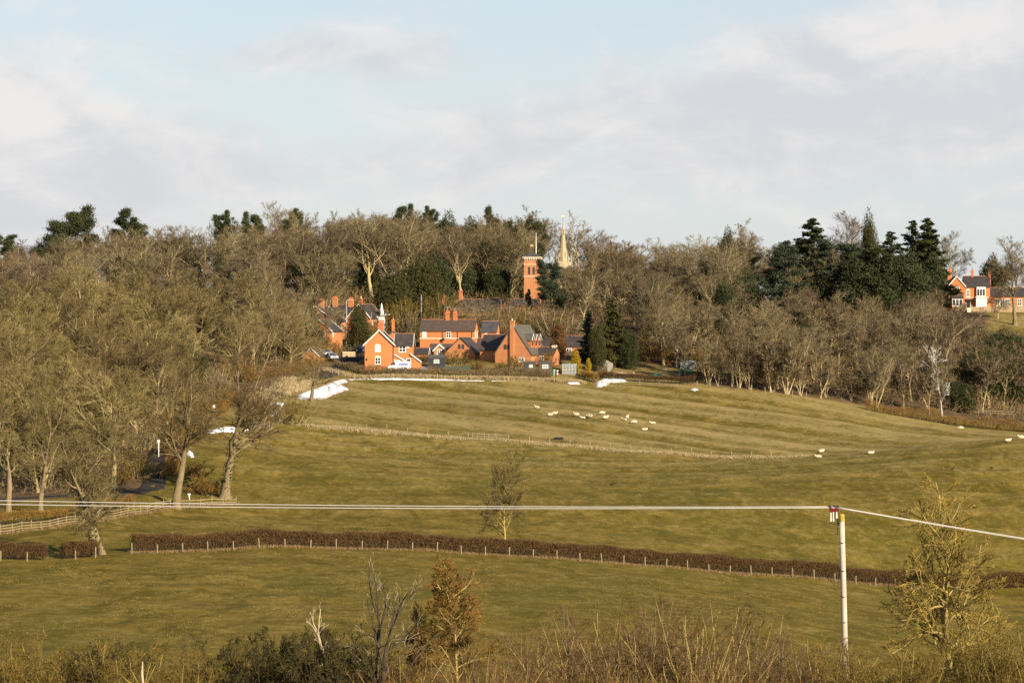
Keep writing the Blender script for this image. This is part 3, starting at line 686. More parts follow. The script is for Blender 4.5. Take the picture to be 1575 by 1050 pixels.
tree(YEW[2], 'holly', 'dark evergreen thicket at the right edge below the mansion lawn', 'evergreen', 1512, 612, h=10, sz=1.0)
tree(YEW[2], 'holly', 'dark evergreen at the right edge above the thicket', 'evergreen', 1545, 630, h=11, sz=.9)
tree(YEW[2], 'ivy_mass', 'ivy-smothered tree stump standing in the wood right of the allotments', 'tree', 1116, 652, h=13, sz=.4)

SKY_X = [-80,0,50,100,200,300,350,430,540,640,720,760,830,880,930,970,1040,1080,1120,1170,1200,1250,1300,1350,1400,1440,1455,1500,1520,1700]
SKY_Y = [372,378,362,352,346,346,338,326,321,326,332,330,330,334,366,378,374,366,352,366,386,386,374,388,392,392,470,482,503,505]
def lim_y(px, d):
    """highest row a wood tree may reach, so that the spire and the tower stay in view"""
    y = float(np.interp(px, SKY_X, SKY_Y))
    if d < 858: y = max(y, float(np.interp(px, [818, 836, 898, 916], [300, 408, 408, 300])))
    if d < 705: y = max(y, float(np.interp(px, [1190, 1225, 1440, 1452], [300, 436, 446, 300])))
    if d < 718: y = max(y, float(np.interp(px, [775, 795, 846, 862], [300, 446, 446, 300])))
    return y
def blocked(px, d, h):
    gz = ground((px-787.5)/F*d, d); top = 525-(gz+h)/d*F; w = .30*h/d*F
    # keep the village, the lane and the mansion in view
    if 500-w < px < 985+w*.3 and 585 < d < 668: return True
    if 560-w*.6 < px < 870 and d < 700 and top < 500: return True
    if 668 <= d < 705 and 520 < px < 880: return True
    if px > 1440 and 690 < d < 740: return True
    lane = np.array([(-60,398),(100,402),(200,404),(236,414),(240,435),(262,470),(322,516),(400,560),(470,587)], float)
    lx = (lane[:, 0]-787.5)/F*lane[:, 1]; x = (px-787.5)/F*d
    t = np.interp(np.linspace(0, 1, 80), np.linspace(0, 1, 9), lx), np.interp(np.linspace(0, 1, 80), np.linspace(0, 1, 9), lane[:, 1])
    return bool((np.hypot(t[0]-x, t[1]-d) < 3.8).any())
taken = []
FORM8 = ['round-crowned', 'upright narrow', 'wide spreading', 'tall slender', 'three-stemmed', 'ivy-clad', 'high-crowned', 'many-stemmed']
FORM4 = ['wide gnarled', 'round-crowned', 'three-stemmed', 'ivy-clad']
def place_words(px, d, h):
    if d < 620 and px < 500: k = 'at the left edge' if px < 90 else 'above the lane bend' if d < 480 else 'halfway up the lane' if d < 540 else 'below the terraces'
    elif px < 560: k = 'under the flat-topped pine' if px < 160 else 'under the tall cedar' if px < 290 else 'under the pale round tree' if px < 470 else 'above the brick terraces'
    elif px < 900: k = 'above the white house' if px < 640 else 'above the long house' if px < 740 else 'beside the tower' if px < 850 else 'below the spire'
    else: k = 'behind the village fir' if px < 1000 else 'right of the allotments' if px < 1150 else 'below the layered cedar' if px < 1280 else 'below the fir group' if px < 1440 else 'below the mansion lawn'
    return k+(', low' if h < 9 else ', mid-height' if h < 13 else ', tall')
def scatter(n, pxr, dr, protos, forms, label, group, hr, seed, gap=6.0, edge=3.0, name='bare_tree'):
    rr = random.Random(seed); k = 0; tries = 0
    while k < n and tries < n*60:
        tries += 1; px = rr.uniform(*pxr); d = rr.uniform(*dr)
        if d < float(edge_d(px))+edge: continue
        x = (px-787.5)/F*d
        if any(abs(x-a) < gap and math.hypot(x-a, d-b) < gap for a, b in taken): continue
        gz = ground(x, d); h = rr.uniform(*hr) if d < 690 else 40.0
        lim = (525-lim_y(px, d))/F*d-gz
        h = min(h, lim*rr.uniform(.84, 1.0))
        if h > 25: h = rr.uniform(18, 22)
        if h < 4.5 or blocked(px, d, h): continue
        taken.append((x, d)); k += 1
        pi = rr.randrange(len(protos)); tree(protos[pi], name, forms[pi]+' '+label+' '+place_words(px, d, h), 'tree', px, d, h=h, group=group, sz=rr.uniform(1.15, 1.5), rz=rr.uniform(0, 6.28))
    return k
c1 = scatter(70, (-50, 470), (400, 620), BL, FORM4, 'bare tree in the lane wood', 'bare trees of the lane wood', (11, 19), 1, 6.4)
c2 = scatter(62, (-60, 560), (620, 785), BT, FORM8, 'bare tree in the hilltop wood', 'bare trees of the left hilltop wood', (13, 19), 2, 6.0)
c3 = scatter(64, (520, 900), (680, 800), BT, FORM8, 'bare tree in the wood behind the village', 'bare trees behind the village', (13, 21), 3, 5.5)
c4 = scatter(88, (870, 1640), (596, 770), BT, FORM8, 'bare tree in the right-hand wood', 'bare trees below the mansion', (10, 17), 4, 6.0, 2.0)
print('wood', c1, c2, c3, c4)
# evergreens scattered through the woods
for px, d, h, k, w_, lb in [(560,712,12,1,.7,'dark holly among bare trees above the brick terraces'), (655,735,16,1,.5,'tall dark evergreen in the wood right of the dark yews'), (672,708,11,1,.8,'dark holly above the slate-roofed house, left'), (725,745,17,1,.5,'tall dark evergreen below the pointed skyline pine'), (772,732,16,1,.55,'dark evergreen left of the brick tower'), (800,735,18,1,.5,'dark evergreen behind the brick tower'), (764,712,9,2,.8,'green holly below the evergreens left of the tower'), (340,690,12,1,.5,'dark ivy column in the left hilltop wood under the small flat pine'), (268,716,13,1,.5,'dark evergreen in the hilltop wood right of the tall cedar'), (90,715,14,1,.9,'dark evergreen below the broad flat-topped pine'), (188,712,13,1,.8,'dark evergreen below the tall cedar'), (28,716,12,1,.7,'dark evergreen at the left edge of the hilltop wood'),
    (450,752,11,1,1.0,'dark evergreen under the ivied skyline pine'), (415,748,9,1,1.0,'dark evergreen under the pale round skyline tree'), (492,752,10,1,1.0,'dark evergreen on the hilltop above the brick terraces'),
    (1010,668,10,2,.6,'ivy-covered tree behind the allotment thicket'), (1078,700,12,1,.7,'dark evergreen below the low skyline cedar'), (1150,690,12,1,.7,'dark evergreen left of the layered cedar'), (1232,640,9,2,.5,'ivy-clad trunk in the right-hand wood below the leftmost fir'), (1180,612,6,2,.5,'ivy-clad stump near the wood edge'), (1330,610,5,2,.9,'dark bramble mound at the wood edge below the fir group'), (1480,602,5.5,2,1.0,'dark evergreen scrub right of the white birch'), (1565,612,8,2,.9,'dark evergreen at the right edge below the meadow fence trees'), (300,560,6,2,.8,'green holly in the lane wood below the terraces'), (120,480,5,2,.8,'green holly low in the lane wood'), (50,520,7,2,.7,'green holly in the lane wood at the left edge'), (235,540,6,2,.7,'green holly halfway up the lane wood')]:
    tree(YEW[k], 'holly', lb, 'evergreen', px, d, h=h, sz=w_)
# slender pale stems along the wood edge above the sheep field
er = random.Random(12); EDGE = [bare(81, 9, .09, .25, .62, n=(6, 6, 6, 5, 3), spread=.30, stems=4, ang=(.3, .8), up=(.1, .05, .02), wander=(.05, .1, .14), tw=.035, twl=.6, mats=('bark_edge', 'twig_far')), bare(82, 9, .11, .3, .65, n=(8, 6, 6, 5, 3), spread=.30, stems=2, ang=(.3, .8), up=(.09, .05, .02), wander=(.06, .1, .14), tw=.035, twl=.6, mats=('bark_edge', 'twig_far'))]
for i, px in enumerate([1090, 1104, 1137, 1148, 1153, 1176, 1186, 1191, 1209, 1213, 1231, 1262, 1270, 1309, 1340, 1349, 1391, 1430]):
    place(EDGE[i % 2], 'edge_tree', 'pale-stemmed bare tree on the wood edge, %s of eighteen from the allotments' % ('first second third fourth fifth sixth seventh eighth ninth tenth eleventh twelfth thirteenth fourteenth fifteenth sixteenth seventeenth last'.split()[i]), 'tree', G(px, float(edge_d(px))+er.uniform(.4, 4.5)), er.uniform(.6, 1.35), er.uniform(0, 6), 'pale stems along the wood edge', 1.15)
# the crowns behind and between them, which merge into one mass
def lite(seed, spread, ang):
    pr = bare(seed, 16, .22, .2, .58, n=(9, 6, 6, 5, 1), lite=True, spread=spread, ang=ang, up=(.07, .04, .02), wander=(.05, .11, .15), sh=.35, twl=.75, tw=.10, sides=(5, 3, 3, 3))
    out = []
    for nm, me in pr:
        v = np.empty(len(me.vertices)*3, np.float32); me.vertices.foreach_get('co', v)
        out.append((v.reshape(-1, 3), [tuple(p.vertices) for p in me.polygons])); bpy.data.meshes.remove(me)
    V = np.concatenate([o[0] for o in out]); k = len(out[0][0])
    T = np.array([f for f in out[1][1] if len(f) == 3])+k; Q = np.array([f for f in out[0][1]])
    mq = np.r_[np.zeros(len(out[0][1]), int), np.ones(len(Q)-len(out[0][1]), int)]
    return V, T, Q, mq
LT = [lite(71, .42, (.4, .95)), lite(72, .36, (.3, .75)), lite(73, .46, (.45, 1.0))]
def massed(name, label, spec, seed):
    rr = random.Random(seed); A = Acc(); A2 = None; k = 0
    for n, pxr, dr, hr, gap in spec:
        done = tries = 0
        while done < n and tries < n*80:
            tries += 1; px = rr.uniform(*pxr); d = rr.uniform(*dr)
            if d < float(edge_d(px))+4: continue
            x = (px-787.5)/F*d
            if any(abs(x-a) < gap and math.hypot(x-a, d-b) < gap for a, b in taken): continue
            gz = ground(x, d); h = rr.uniform(*hr); h = min(h, ((525-lim_y(px, d))/F*d-gz)*rr.uniform(.9, 1))
            if h < 4 or blocked(px, d, h): continue
            taken.append((x, d)); done += 1; V, T, Q, mq = LT[k % 3]; k += 1
            a = rr.uniform(0, 6.28); c, s_ = math.cos(a), math.sin(a); sc = h/16; sw = sc*rr.uniform(1.2, 1.5)
            W = np.stack([(V[:, 0]*c-V[:, 1]*s_)*sw+x, (V[:, 0]*s_+V[:, 1]*c)*sw+d, V[:, 2]*sc+gz], -1)
            A.T.append(T+A.n); A.mt.append(np.full(len(T), 1)); A.Q.append(Q+A.n); A.mq.append(mq); A.V.append(W); A.n += len(W)
    return tag(ob(name, A.mesh(name, ['bark', 'twig_far'])), label, kind='stuff'), k
_, m1 = massed('woodland', 'merged crowns of the bare brown wood on the hill', [(28, (-60, 560), (600, 780), (11, 17), 4.5), (24, (520, 960), (672, 790), (11, 18), 4.2), (46, (940, 1480), (598, 760), (9, 14), 4.2), (26, (1420, 1620), (600, 690), (7, 13), 3.4)], 9)
print('mass', m1)
# thin poles and shrubs filling the wood floor
rng = np.random.default_rng(5); U = Acc()
def undergrowth(n, pxr, dr, hmax):
    px = rng.uniform(*pxr, n); d = rng.uniform(*dr, n); x = (px-787.5)/F*d
    ok = d > edge_d(px)+rng.uniform(1.5, 5, n)
    lane = np.array([(-60,398),(100,402),(200,404),(236,414),(240,435),(262,470),(322,516),(400,560),(470,587),(520,602),(548,612),(552,630),(540,650)], float)
    ly = np.interp(np.linspace(0, 1, 160), np.linspace(0, 1, 13), lane[:, 1]); lx = np.interp(np.linspace(0, 1, 160), np.linspace(0, 1, 13), (lane[:, 0]-787.5)/F*lane[:, 1])
    ok &= np.sqrt((lx[None]-x[:, None])**2+(ly[None]-d[:, None])**2).min(1) > 4.2
    ok &= ~((px > 545) & (px < 1075) & (d < 650)) & ~((px > 470) & (px < 560) & (d > 590) & (d < 670)) & ~((px > 1440) & (d > 668) & (d < 740))
    px, d, x = px[ok], d[ok], x[ok]; z = ground(x, d); m = len(x)
    # clumps of shoots
    k = 20; c = np.repeat(np.stack([x, d, z], -1), k, 0); hh = np.repeat(hmax*rng.uniform(.35, 1, m)**1.3, k)
    o = rng.normal(0, 1, (m*k, 3))*np.stack([hh*.28, hh*.28, hh*0], -1); f = rng.uniform(0, .75, m*k)
    p = c+o+np.stack([o[:, 0]*f*.5, o[:, 1]*f*.5, hh*f], -1)
    dd = np.stack([o[:, 0]*.4, o[:, 1]*.4, hh*.5], -1)/np.maximum(hh, .1)[:, None]+rng.normal(0, .35, (m*k, 3))
    V, T = blades(rng, p, dd, hh*rng.uniform(.18, .42, m*k), np.full(m*k, .08)); U.add(V, T)
undergrowth(3600, (-60, 480), (400, 700), 5.0)
undergrowth(2200, (470, 960), (660, 760), 5.5)
undergrowth(5200, (980, 1640), (594, 730), 6.0)
tag(ob('undergrowth', U.mesh('undergrowth', ['undergrowth'])), 'brown leafless undergrowth and saplings on the wood floor', kind='stuff')
# ------------------------------------------------------------------ single trees on and beside the fields
def solo(proto, H, name, label, cat, px, d, h, rz=0.0, sz=None, dz=0.0):
    return place(proto, name, label, cat, G(px, d, dz), h/H, rz, None, sz)
KN = dict(tw=.030, sides=(10, 6, 4, 3), mats=('bark_pale', 'twig'))
solo(bare(131, 20, .52, .30, .55, n=(12, 8, 7, 5, 3), spread=.36, ang=(.4, 1.15), gnarl=.08, wander=(.015, .13, .18), **KN), 20, 'oak_tree', 'old bare oak with pale trunk at the post-and-rail fence right of the lane', 'oak tree', 270, 396, 21, .6, 1.15)
solo(bare(132, 24, .58, .26, .52, n=(13, 8, 7, 5, 3), spread=.40, ang=(.35, 1.05), gnarl=.07, ivy=500, wander=(.015, .12, .17), **KN), 24, 'oak_tree', 'tallest bare oak with dark forked limbs where the rail fence ends', 'oak tree', 346, 410, 25, 1.4, 1.2)
solo(bare(133, 15, .40, .22, .55, n=(9, 8, 7, 6, 4), spread=.34, ang=(.5, 1.2), gnarl=.10, stems=2, ivy=500, **KN), 15, 'oak_tree', 'stunted twin-stemmed oak with broken top in the gap of the front hedge', 'oak tree', 148, 327, 15, 0, 1.1)
solo(bare(104, 17, .40, .30, .55, n=(8, 7, 7, 6, 4), spread=.38, ang=(.4, 1.1), gnarl=.08, **KN), 17, 'oak_tree', 'forked pale oak at the left edge of the picture beside the lane', 'oak tree', 12, 372, 18, 2.0, 1.1)
solo(bare(105, 17, .34, .26, .60, n=(9, 7, 7, 6, 4), spread=.34, ang=(.4, 1.1), gnarl=.06, **KN), 17, 'oak_tree', 'slim straight oak second from the left edge beside the lane', 'oak tree', 61, 377, 18, .3, 1.1)
solo(bare(106, 13, .36, .2, .45, n=(8, 7, 7, 6, 3), spread=.5, ang=(.4, 1.2), gnarl=.10, **KN), 13, 'oak_tree', 'leaning hedgerow tree above the snow patch at the top of the lane', 'tree', 479, 543, 12, .9, 1.15)
solo(bare(107, 11.6, .15, .2, .5, n=(13, 9, 7, 6, 2), spread=.46, ang=(.35, 1.1), up=(.04, .03, .02), tw=.034, sides=(8, 5, 3, 3), mats=('bark_lichen', 'twig')), 11.6, 'field_tree', 'lone slender young tree in the open pasture behind the front hedge', 'tree', 779, 352, 12.6, .2)
solo(bare(108, 14, .15, .2, .62, n=(8, 6, 5, 4, 0), spread=.26, ang=(.35, .8), up=(.1, .06, .03), tw=.05, mats=('bark_birch', 'bark_birch')), 14, 'birch_tree', 'white-barked birch at the wood edge below the mansion', 'birch tree', 1449, 595, 14.5, .5)
solo(bare(109, 12, .16, .2, .62, n=(5, 4, 3, 3, 0), spread=.22, ang=(.4, .9), tw=.05, mats=('bark_birch', 'twig_far')), 12, 'birch_tree', 'thin pale birch stem at the wood edge behind the allotment sheds', 'birch tree', 1040, 622, 11.5, .5)
solo(bare(110, 20, .42, .34, .5, n=(12, 8, 7, 6, 3), spread=.40, ang=(.35, .95), up=(.06, .04, .01), wander=(.03, .09, .13), sh=.3, tw=.06, sides=(10, 5, 3, 3), mats=('bark_pale', 'twig_far')), 20, 'lime_tree', 'large round-crowned bare tree on the lawn at the right end of the mansion', 'tree', 1561, 698, 20.8, .4, 1.2)
for i, (px, d, h, lb) in enumerate([(688, 722, 16, 'tall bleached dead trunk in the wood above the long brick house'), (712, 735, 13, 'shorter pale bare trunk right of the bleached dead trunk')]):
    o = thing('dead_tree', lb, 'dead tree', G(px, d)); A = Acc(); rg = np.random.default_rng(120+i)
    b, r = grow(rg, np.array([[0, 0, -.2]]), np.array([[.07, 0, 1.]]), np.array([h]), np.array([.30]), 8, .03, 0, .4); A.add(*_vq(tubes(b, r, 7)))
    b2, r2 = grow(rg, *branch(rg, b, r, 5, .6, .98, .5, 1.1, .16, .4), 4, .1, .02, .3); A2 = Acc(); A2.add(*_vq(tubes(b2, r2, 4)))
    ob('trunk', A.mesh('trunk', ['bark_bleached']), o); ob('branches', A2.mesh('branches', ['bark_bleached']), o)
# evergreens and shrubs in the gardens
GOLD = dense(61, 5, .5, lumps=24, per=420, mat='needle_gold', cone=.75, leafs=.2, low=.08)
RUST = dense(62, 8, .42, lumps=26, per=420, mat='needle_rust', cone=.45, leafs=.26, low=.1)
YEL = bush(63, 2.5, 3.0, 24, mats=('bark', 'twig_olive'), tw=.04, leaf=.16, nleaf=1500, lmat='needle_olive')
GSH = [bush(64, 4.0, 4.5, 24, n=(7, 7, 6), tw=.045, mats=('bark', 'twig_olive')), bush(65, 4.0, 4.0, 24, n=(7, 7, 6), tw=.045, mats=('bark', 'twig_far')), bush(66, 3.0, 3.6, 26, n=(7, 6, 6), tw=.04, mats=('bark_dark', 'twig_brown'))]
place(GOLD, 'golden_cypress', 'taller bright golden conical cypress beside the village greenhouse', 'cypress tree', G(886, 606), 4.7/5)
place(GOLD, 'golden_cypress', 'smaller golden conical cypress right of the greenhouse', 'cypress tree', G(905, 601.5), 4.0/5, 2.0, None, .8)
place(RUST, 'rusty_cypress', 'rust-brown columnar cypress right of the steep brick gable', 'cypress tree', G(860, 622), 8.0/8)
SH = [(640, 655, 7, 1, 'bushy leafless tree between the front cottage and the long brick house'), (620, 660, 8.5, 0, 'olive leafless tree behind the front cottage chimney'), (672, 668, 8, 0, 'pale-stemmed leafless tree behind the chimneys of the long brick house'),
      (750, 662, 6, 1, 'brown leafless shrub behind the blue slate roof'), (812, 650, 7.5, 0, 'wide olive leafless shrub behind the steep brick gable'), (838, 655, 8, 1, 'tall leafless shrub right behind the dormer roof'), (778, 668, 6, 1, 'leafless shrub in front of the small brick gable below the tower'), (862, 645, 9, 1, 'tangled leafless tree behind the rusty cypress'), (596, 668, 6, 0, 'leafless shrub left of the dark yews'),
      (700, 611, 3.2, 0, 'bare garden tree in front of the low brick gable'), (735, 606, 2.2, 2, 'brown shrub at the right end of the green tarpaulin'), (790, 608, 2.8, 0, 'bare shrub at the foot of the steep brick gable'), (770, 606, 2.0, 2, 'low brown shrub left of the garden sheds'), (840, 612, 3.4, 2, 'dark shrub behind the garden sheds'),
      (930, 604, 2.6, 2, 'brown bush between the golden cypress and the summerhouse'), (990, 628, 5.5, 2, 'brown thicket behind the allotments, left part'), (1022, 626, 5.2, 2, 'brown thicket behind the allotments, middle part'), (1056, 622, 5.6, 2, 'brown thicket behind the allotment greenhouse'), (1090, 612, 5.0, 0, 'olive thicket right of the allotment shed'),
      (536, 624, 2.6, 1, 'brown garden shrub above the lane wall'), (519, 628, 3.0, 0, 'olive garden shrub in front of the brick terrace'), (508, 640, 4.5, 1, 'bare shrub between the brick terraces'), (566, 650, 5.5, 0, 'olive shrub left of the white house'), (585, 655, 5.0, 1, 'brown shrub in front of the white house')]
for px, d, h, k, lb in SH: place(GSH[k], 'shrub', lb, 'shrub', G(px, d), h/(4.0 if k < 2 else 3.0), px*.37)
for px, d, h, lb in [(716, 612, 2.2, 'leafy green shrub right of the dark shed'), (655, 612, 2.4, 'leafy green shrub left of the dark shed'), (780, 602, 1.4, 'yellow-green gorse bush left of the brown sheds')]:
    place(YEL, 'leafy_shrub', lb, 'shrub', G(px, d), h/2.5, px*.3)
for px, d, h, w, lb in [(312, 410, 3.0, 1.3, 'dark bramble bush between the two oaks by the lane'), (448, 503, 4.2, 1.2, 'ivy-covered bush at the left end of the wire fence'), (416, 510, 3.4, 1.1, 'olive gorse bush behind the metal field gate'), (300, 425, 2.4, 1.2, 'dark low bramble on the lane bank')]:
    place(GSH[2] if px < 320 else GSH[0], 'bramble_bush', lb, 'bush', G(px, d), h/(3.0 if px < 320 else 4.0), px*.2, None, w)

# growth along the lane and in front of the terraces
LS = [(268,442,3.6,2,'brown bramble on the lane verge behind the pale-trunked oak, lowest'), (283,458,4.0,0,'olive thicket on the lane verge beside the snow patch'), (300,480,4.2,1,'pale thicket on the lane verge above the snow patch'), (318,498,4.2,2,'brown thicket on the lane verge beside the marker post'), (345,520,4.0,0,'olive thicket on the lane verge left of the field gate'),
      (208,425,4.6,0,'olive thicket at the left side of the dark lane bend'), (222,450,5.0,1,'pale thicket above the dark lane bend'), (246,475,5.0,2,'brown thicket left of the lane behind the white pole'), (285,510,5.5,0,'olive thicket left of the lane above the marker post'), (330,545,5.5,1,'pale thicket left of the upper lane'), (372,572,5.0,2,'brown thicket left of the upper lane near the bank hedge'),
      (186,418,3.4,2,'brown bramble under the wood left of the lane bend'), (440,606,6.0,0,'olive thicket below the brick terraces, left'), (458,612,7.0,1,'pale thicket below the brick terraces, middle'), (490,616,5.0,0,'olive thicket below the brick terraces beside the parked cars'), (420,612,7.5,1,'pale thicket left of the half-hidden brick house')]
for px, d, h, k, lb in LS: place(GSH[k], 'thicket', lb, 'thicket', G(px, d), h/(4.0 if k < 2 else 3.0), px*.41)
for i, (px, d, h, lb) in enumerate([(452, 610, 13, 'bare tree standing before the big plain brick gable'), (497, 622, 9, 'thin bare tree before the lower brick terrace house'), (424, 600, 14, 'tall bare tree left of the brick terraces'), (522, 645, 9, 'bare tree between the brick terraces and the white house'), (392, 585, 13, 'bare tree where the lane tops the bank')]):
    place(BT[[1, 4, 0, 3, 6][i]], 'bare_tree', lb, 'tree', G(px, d), h/16, i*1.3)

for i, (px, d, h, lb) in enumerate([(472, 616, 11, 'bare tree right in front of the lower brick terrace'), (440, 625, 13, 'bare tree before the brick house with red chimney pots'), (508, 652, 10, 'bare tree rising between the terrace chimneys'), (1535, 706, 7, 'low bare tree before the right wing of the mansion'), (1478, 704, 4.5, 'bare bush below the left gable of the mansion')]):
    place(BT[[3, 1, 6, 2, 4][i]], 'bare_tree', lb, 'tree', G(px, d), h/16, i*1.7, None, 1.3)
# ------------------------------------------------------------------ hedges
def path_of(pts, step):
    w = np.array([[(p-787.5)/F*d, d] for p, d in pts]); s = np.r_[0, np.cumsum(np.linalg.norm(np.diff(w, axis=0), axis=1))]
    u = np.arange(0, s[-1]+1e-6, step); return np.stack([np.interp(u, s, w[:, 0]), np.interp(u, s, w[:, 1])], -1), s[-1]
def hedge(label, pts, h, wd, dens, seed, mat='hedge_twig', gap=.45, tw=.05, stems=True, wild=.12, tl=.42, name='hedge'):
    rng = np.random.default_rng(seed); c, L = path_of(pts, .5); o = thing(name, label, 'hedge', (c[0, 0], c[0, 1], ground(c[0, 0], c[0, 1]))); base = np.array(o.location)
    n = int(dens*L*.85); u = rng.uniform(0, len(c)-1.001, n); i = u.astype(int); f = (u-i)[:, None]; q = c[i]*(1-f)+c[i+1]*f
    t = unit(c[i+1]-c[i]); nn = np.stack([-t[:, 1], t[:, 0]], -1)
    hv = h*(1+wild*(np.sin(u*.21+seed)*.6+np.sin(u*.57+2*seed)*.4))
    s = rng.uniform(-1, 1, n); s = np.sign(s)*np.abs(s)**.7; a = gap+(1-gap)*rng.uniform(0, 1, n)**.85
    round_ = 1-.25*np.clip((a-.75)/.25, 0, 1)
    xy = q+nn*(s*wd/2*round_)[:, None]; z = ground(xy[:, 0], xy[:, 1])+a*hv
    d = rng.normal(0, 1, (n, 3)); d[:, 2] = np.abs(d[:, 2])*.9+.2
    Ls = tl*rng.uniform(.5, 1.2, n); Ls = np.where(a > .9, Ls*.5, Ls)
    V, T = blades(rng, np.concatenate([xy, z[:, None]], -1)-base, d, Ls, np.full(n, tw)); A = Acc(); A.add(V, T)
    ob('twigs', A.mesh('twigs', [mat]), o)['kind'] = 'stuff'
    if stems:
        m = int(L*5); u = rng.uniform(0, len(c)-1.001, m); i = u.astype(int); f = (u-i)[:, None]; q = c[i]*(1-f)+c[i+1]*f+rng.normal(0, wd*.14, (m, 2))
        p0 = np.concatenate([q, (ground(q[:, 0], q[:, 1])-.1)[:, None]], -1)-base; d0 = np.concatenate([rng.normal(0, .3, (m, 2)), np.ones((m, 1))], -1)
        b, r = grow(rng, p0, d0, np.full(m, h*.75), rng.uniform(.025, .05, m), 4, .12, 0, .5); A = Acc(); A.add(*_vq(tubes(b, r, 4)))
        ob('stems', A.mesh('stems', ['bark_dark']), o)['kind'] = 'stuff'
    return o
hedge('long clipped brown hedge running across the picture below the lone young tree', [(203,331),(300,335),(420,339),(530,342),(640,345),(760,349),(880,353),(1050,361),(1200,368),(1320,373),(1450,380),(1640,389)], 1.9, 1.6, 1150, 1, gap=.10, wild=.12, tw=.055)
hedge('short clipped brown hedge at the left edge of the picture', [(-40,319),(40,321),(78,322)], 1.75, 1.4, 1200, 2, gap=.12, wild=.05)
hedge('clipped hedge stub beside the stunted twin-stemmed oak', [(96,323),(152,326)], 1.8, 1.4, 1100, 3, gap=.12, wild=.08)
hedge('low brown hedge behind the rail fence at the left edge', [(-60,356),(20,364),(85,371),(150,381),(205,391)], 1.6, 1.3, 500, 4, mat='twig_brown')
hedge('scrubby hedge with straw along the top of the sheep field before the cottage', [(520,603),(560,599.5),(640,599),(720,600),(800,600),(850,600)], 1.55, 1.2, 420, 5, mat='hedge_straw', wild=.3, gap=.1, tw=.055)
hedge('trimmed brown allotment hedge running right from the snow corner', [(925,601),(960,600.5),(1010,600),(1062,599)], 1.5, 1.2, 620, 6)
hedge('short end of the allotment hedge turning uphill by the green shed', [(1064,599.5),(1070,604),(1080,613)], 1.7, 1.2, 620, 7)
hedge('sloping brown hedge end beside the greenhouse and the snow', [(897,600),(908,598),(919,596)], 1.7, 1.4, 620, 8, mat='twig_brown')
hedge('rough brown hedge along the foot of the wood at the right edge', [(1330,589),(1430,587),(1520,583),(1640,578)], 2.0, 1.8, 420, 9, mat='twig_brown', wild=.4, gap=.05)
hedge('bramble hedge along the upper bank of the lane', [(372,571),(410,582),(450,594),(495,606)], 1.6, 1.6, 420, 10, mat='twig_brown', wild=.4, gap=.05)
hedge('low bramble hedge between the lane and the tallest oak', [(300,412),(330,413),(352,414)], 1.4, 1.5, 450, 11, mat='twig_brown', wild=.4, gap=.05)

hedge('wild hedge on the field side of the lane behind the oaks', [(258,425),(285,455),(330,505),(372,540)], 1.5, 2.2, 420, 12, mat='twig_brown', wild=.5, gap=.03)
# ------------------------------------------------------------------ fences
POST = MB().tube([(0,0,-.2),(0,0,1.15),(0,0,1.2)], [.065,.06,.045], 6).mesh('post', MATS['post_wood'])
POSTP = MB().tube([(0,0,-.2),(0,0,1.12),(0,0,1.16)], [.07,.065,.05], 6).mesh('post', MATS['post_pale'])
def fence(label, pts, step, post=POST, wires=(), rails=(), height=1.0, seed=1, mat='post_wood', skip=None, rw=.035, rh=.11):
    rr = random.Random(seed); c, L = path_of(pts, step); z = ground(c[:, 0], c[:, 1]); o = thing('fence', label, 'fence', (c[0, 0], c[0, 1], float(z[0]))); b = Vector(o.location)
    P3 = [Vector((x, y, zz))-b for (x, y), zz in zip(c, z)]
    for i, p in enumerate(P3):
        if skip and skip(i): continue
        k = ob('post', post, o, p); k.scale = (1, 1, height*rr.uniform(.88, 1.12)); k.rotation_euler = (rr.gauss(0, .03), rr.gauss(0, .04), rr.uniform(0, 3))
    for h in rails:
        for i in range(len(P3)-1):
            if skip and skip(i) : continue
            a = P3[i]+Vector((0, -.07, h+rr.gauss(0, .02))); e = P3[i+1]+Vector((0, -.07, h+rr.gauss(0, .02)))
            MB().bar(a, e, rw, rh).build('rail', MATS[mat], o)
    for h in wires: MB().tube([p+Vector((0, -.08, h)) for p in P3], .004, 3).build('wire', MATS['black_metal'], o)
    return o
fence('post-and-rail fence along the lane from the left edge to the oaks', [(-20,349),(15,352),(71,360),(120,368),(173,377),(221,387),(266,395)], 2.2, rails=(.35, .68, 1.0), height=1.0, seed=2)
fence('low post-and-rail fence end right of the pale-trunked oak', [(274,397),(296,399),(322,401),(345,403),(366,404)], 2.0, rails=(.45, .85), height=1.0, seed=3)
fence('long post-and-wire fence across the sheep field', [(470,502),(560,503),(700,502),(850,500),(1000,497),(1100,494),(1210,489)], 3.5, POSTP, wires=(.35, .7, 1.0), seed=4)
fence('short timber hurdle in the wire fence behind the lone tree', [(726,503.0),(745,502.7),(765,502.4),(785,502.1)], 2.1, POSTP, rails=(.55, 1.0), seed=5, mat='post_pale')
fence('post-and-wire fence in front of the long clipped hedge', [(203,329.4),(300,333.4),(420,337.3),(530,340.3),(640,343.3),(760,347.3),(880,351.3),(1050,359.3),(1200,366.2),(1320,371.2),(1450,378)], 3.1, POSTP, wires=(.6, 1.0), height=.95, seed=6)
fence('post-and-wire fence in front of the short hedge at the left edge', [(-40,317.5),(40,319.5),(80,320.5)], 2.9, POSTP, wires=(.6, 1.0), height=.95, seed=7)
fence('few fence posts beside the stunted oak', [(116,322),(158,325)], 2.9, POSTP, wires=(.6,), height=.95, seed=71)
fence('pale netting fence below the cottage hedge at the top of the sheep field', [(520,597.5),(560,596.6),(640,596.5),(720,596.5),(800,596.2),(900,595)], 3.4, POSTP, wires=(.3, .6, .9), seed=8, height=.95)
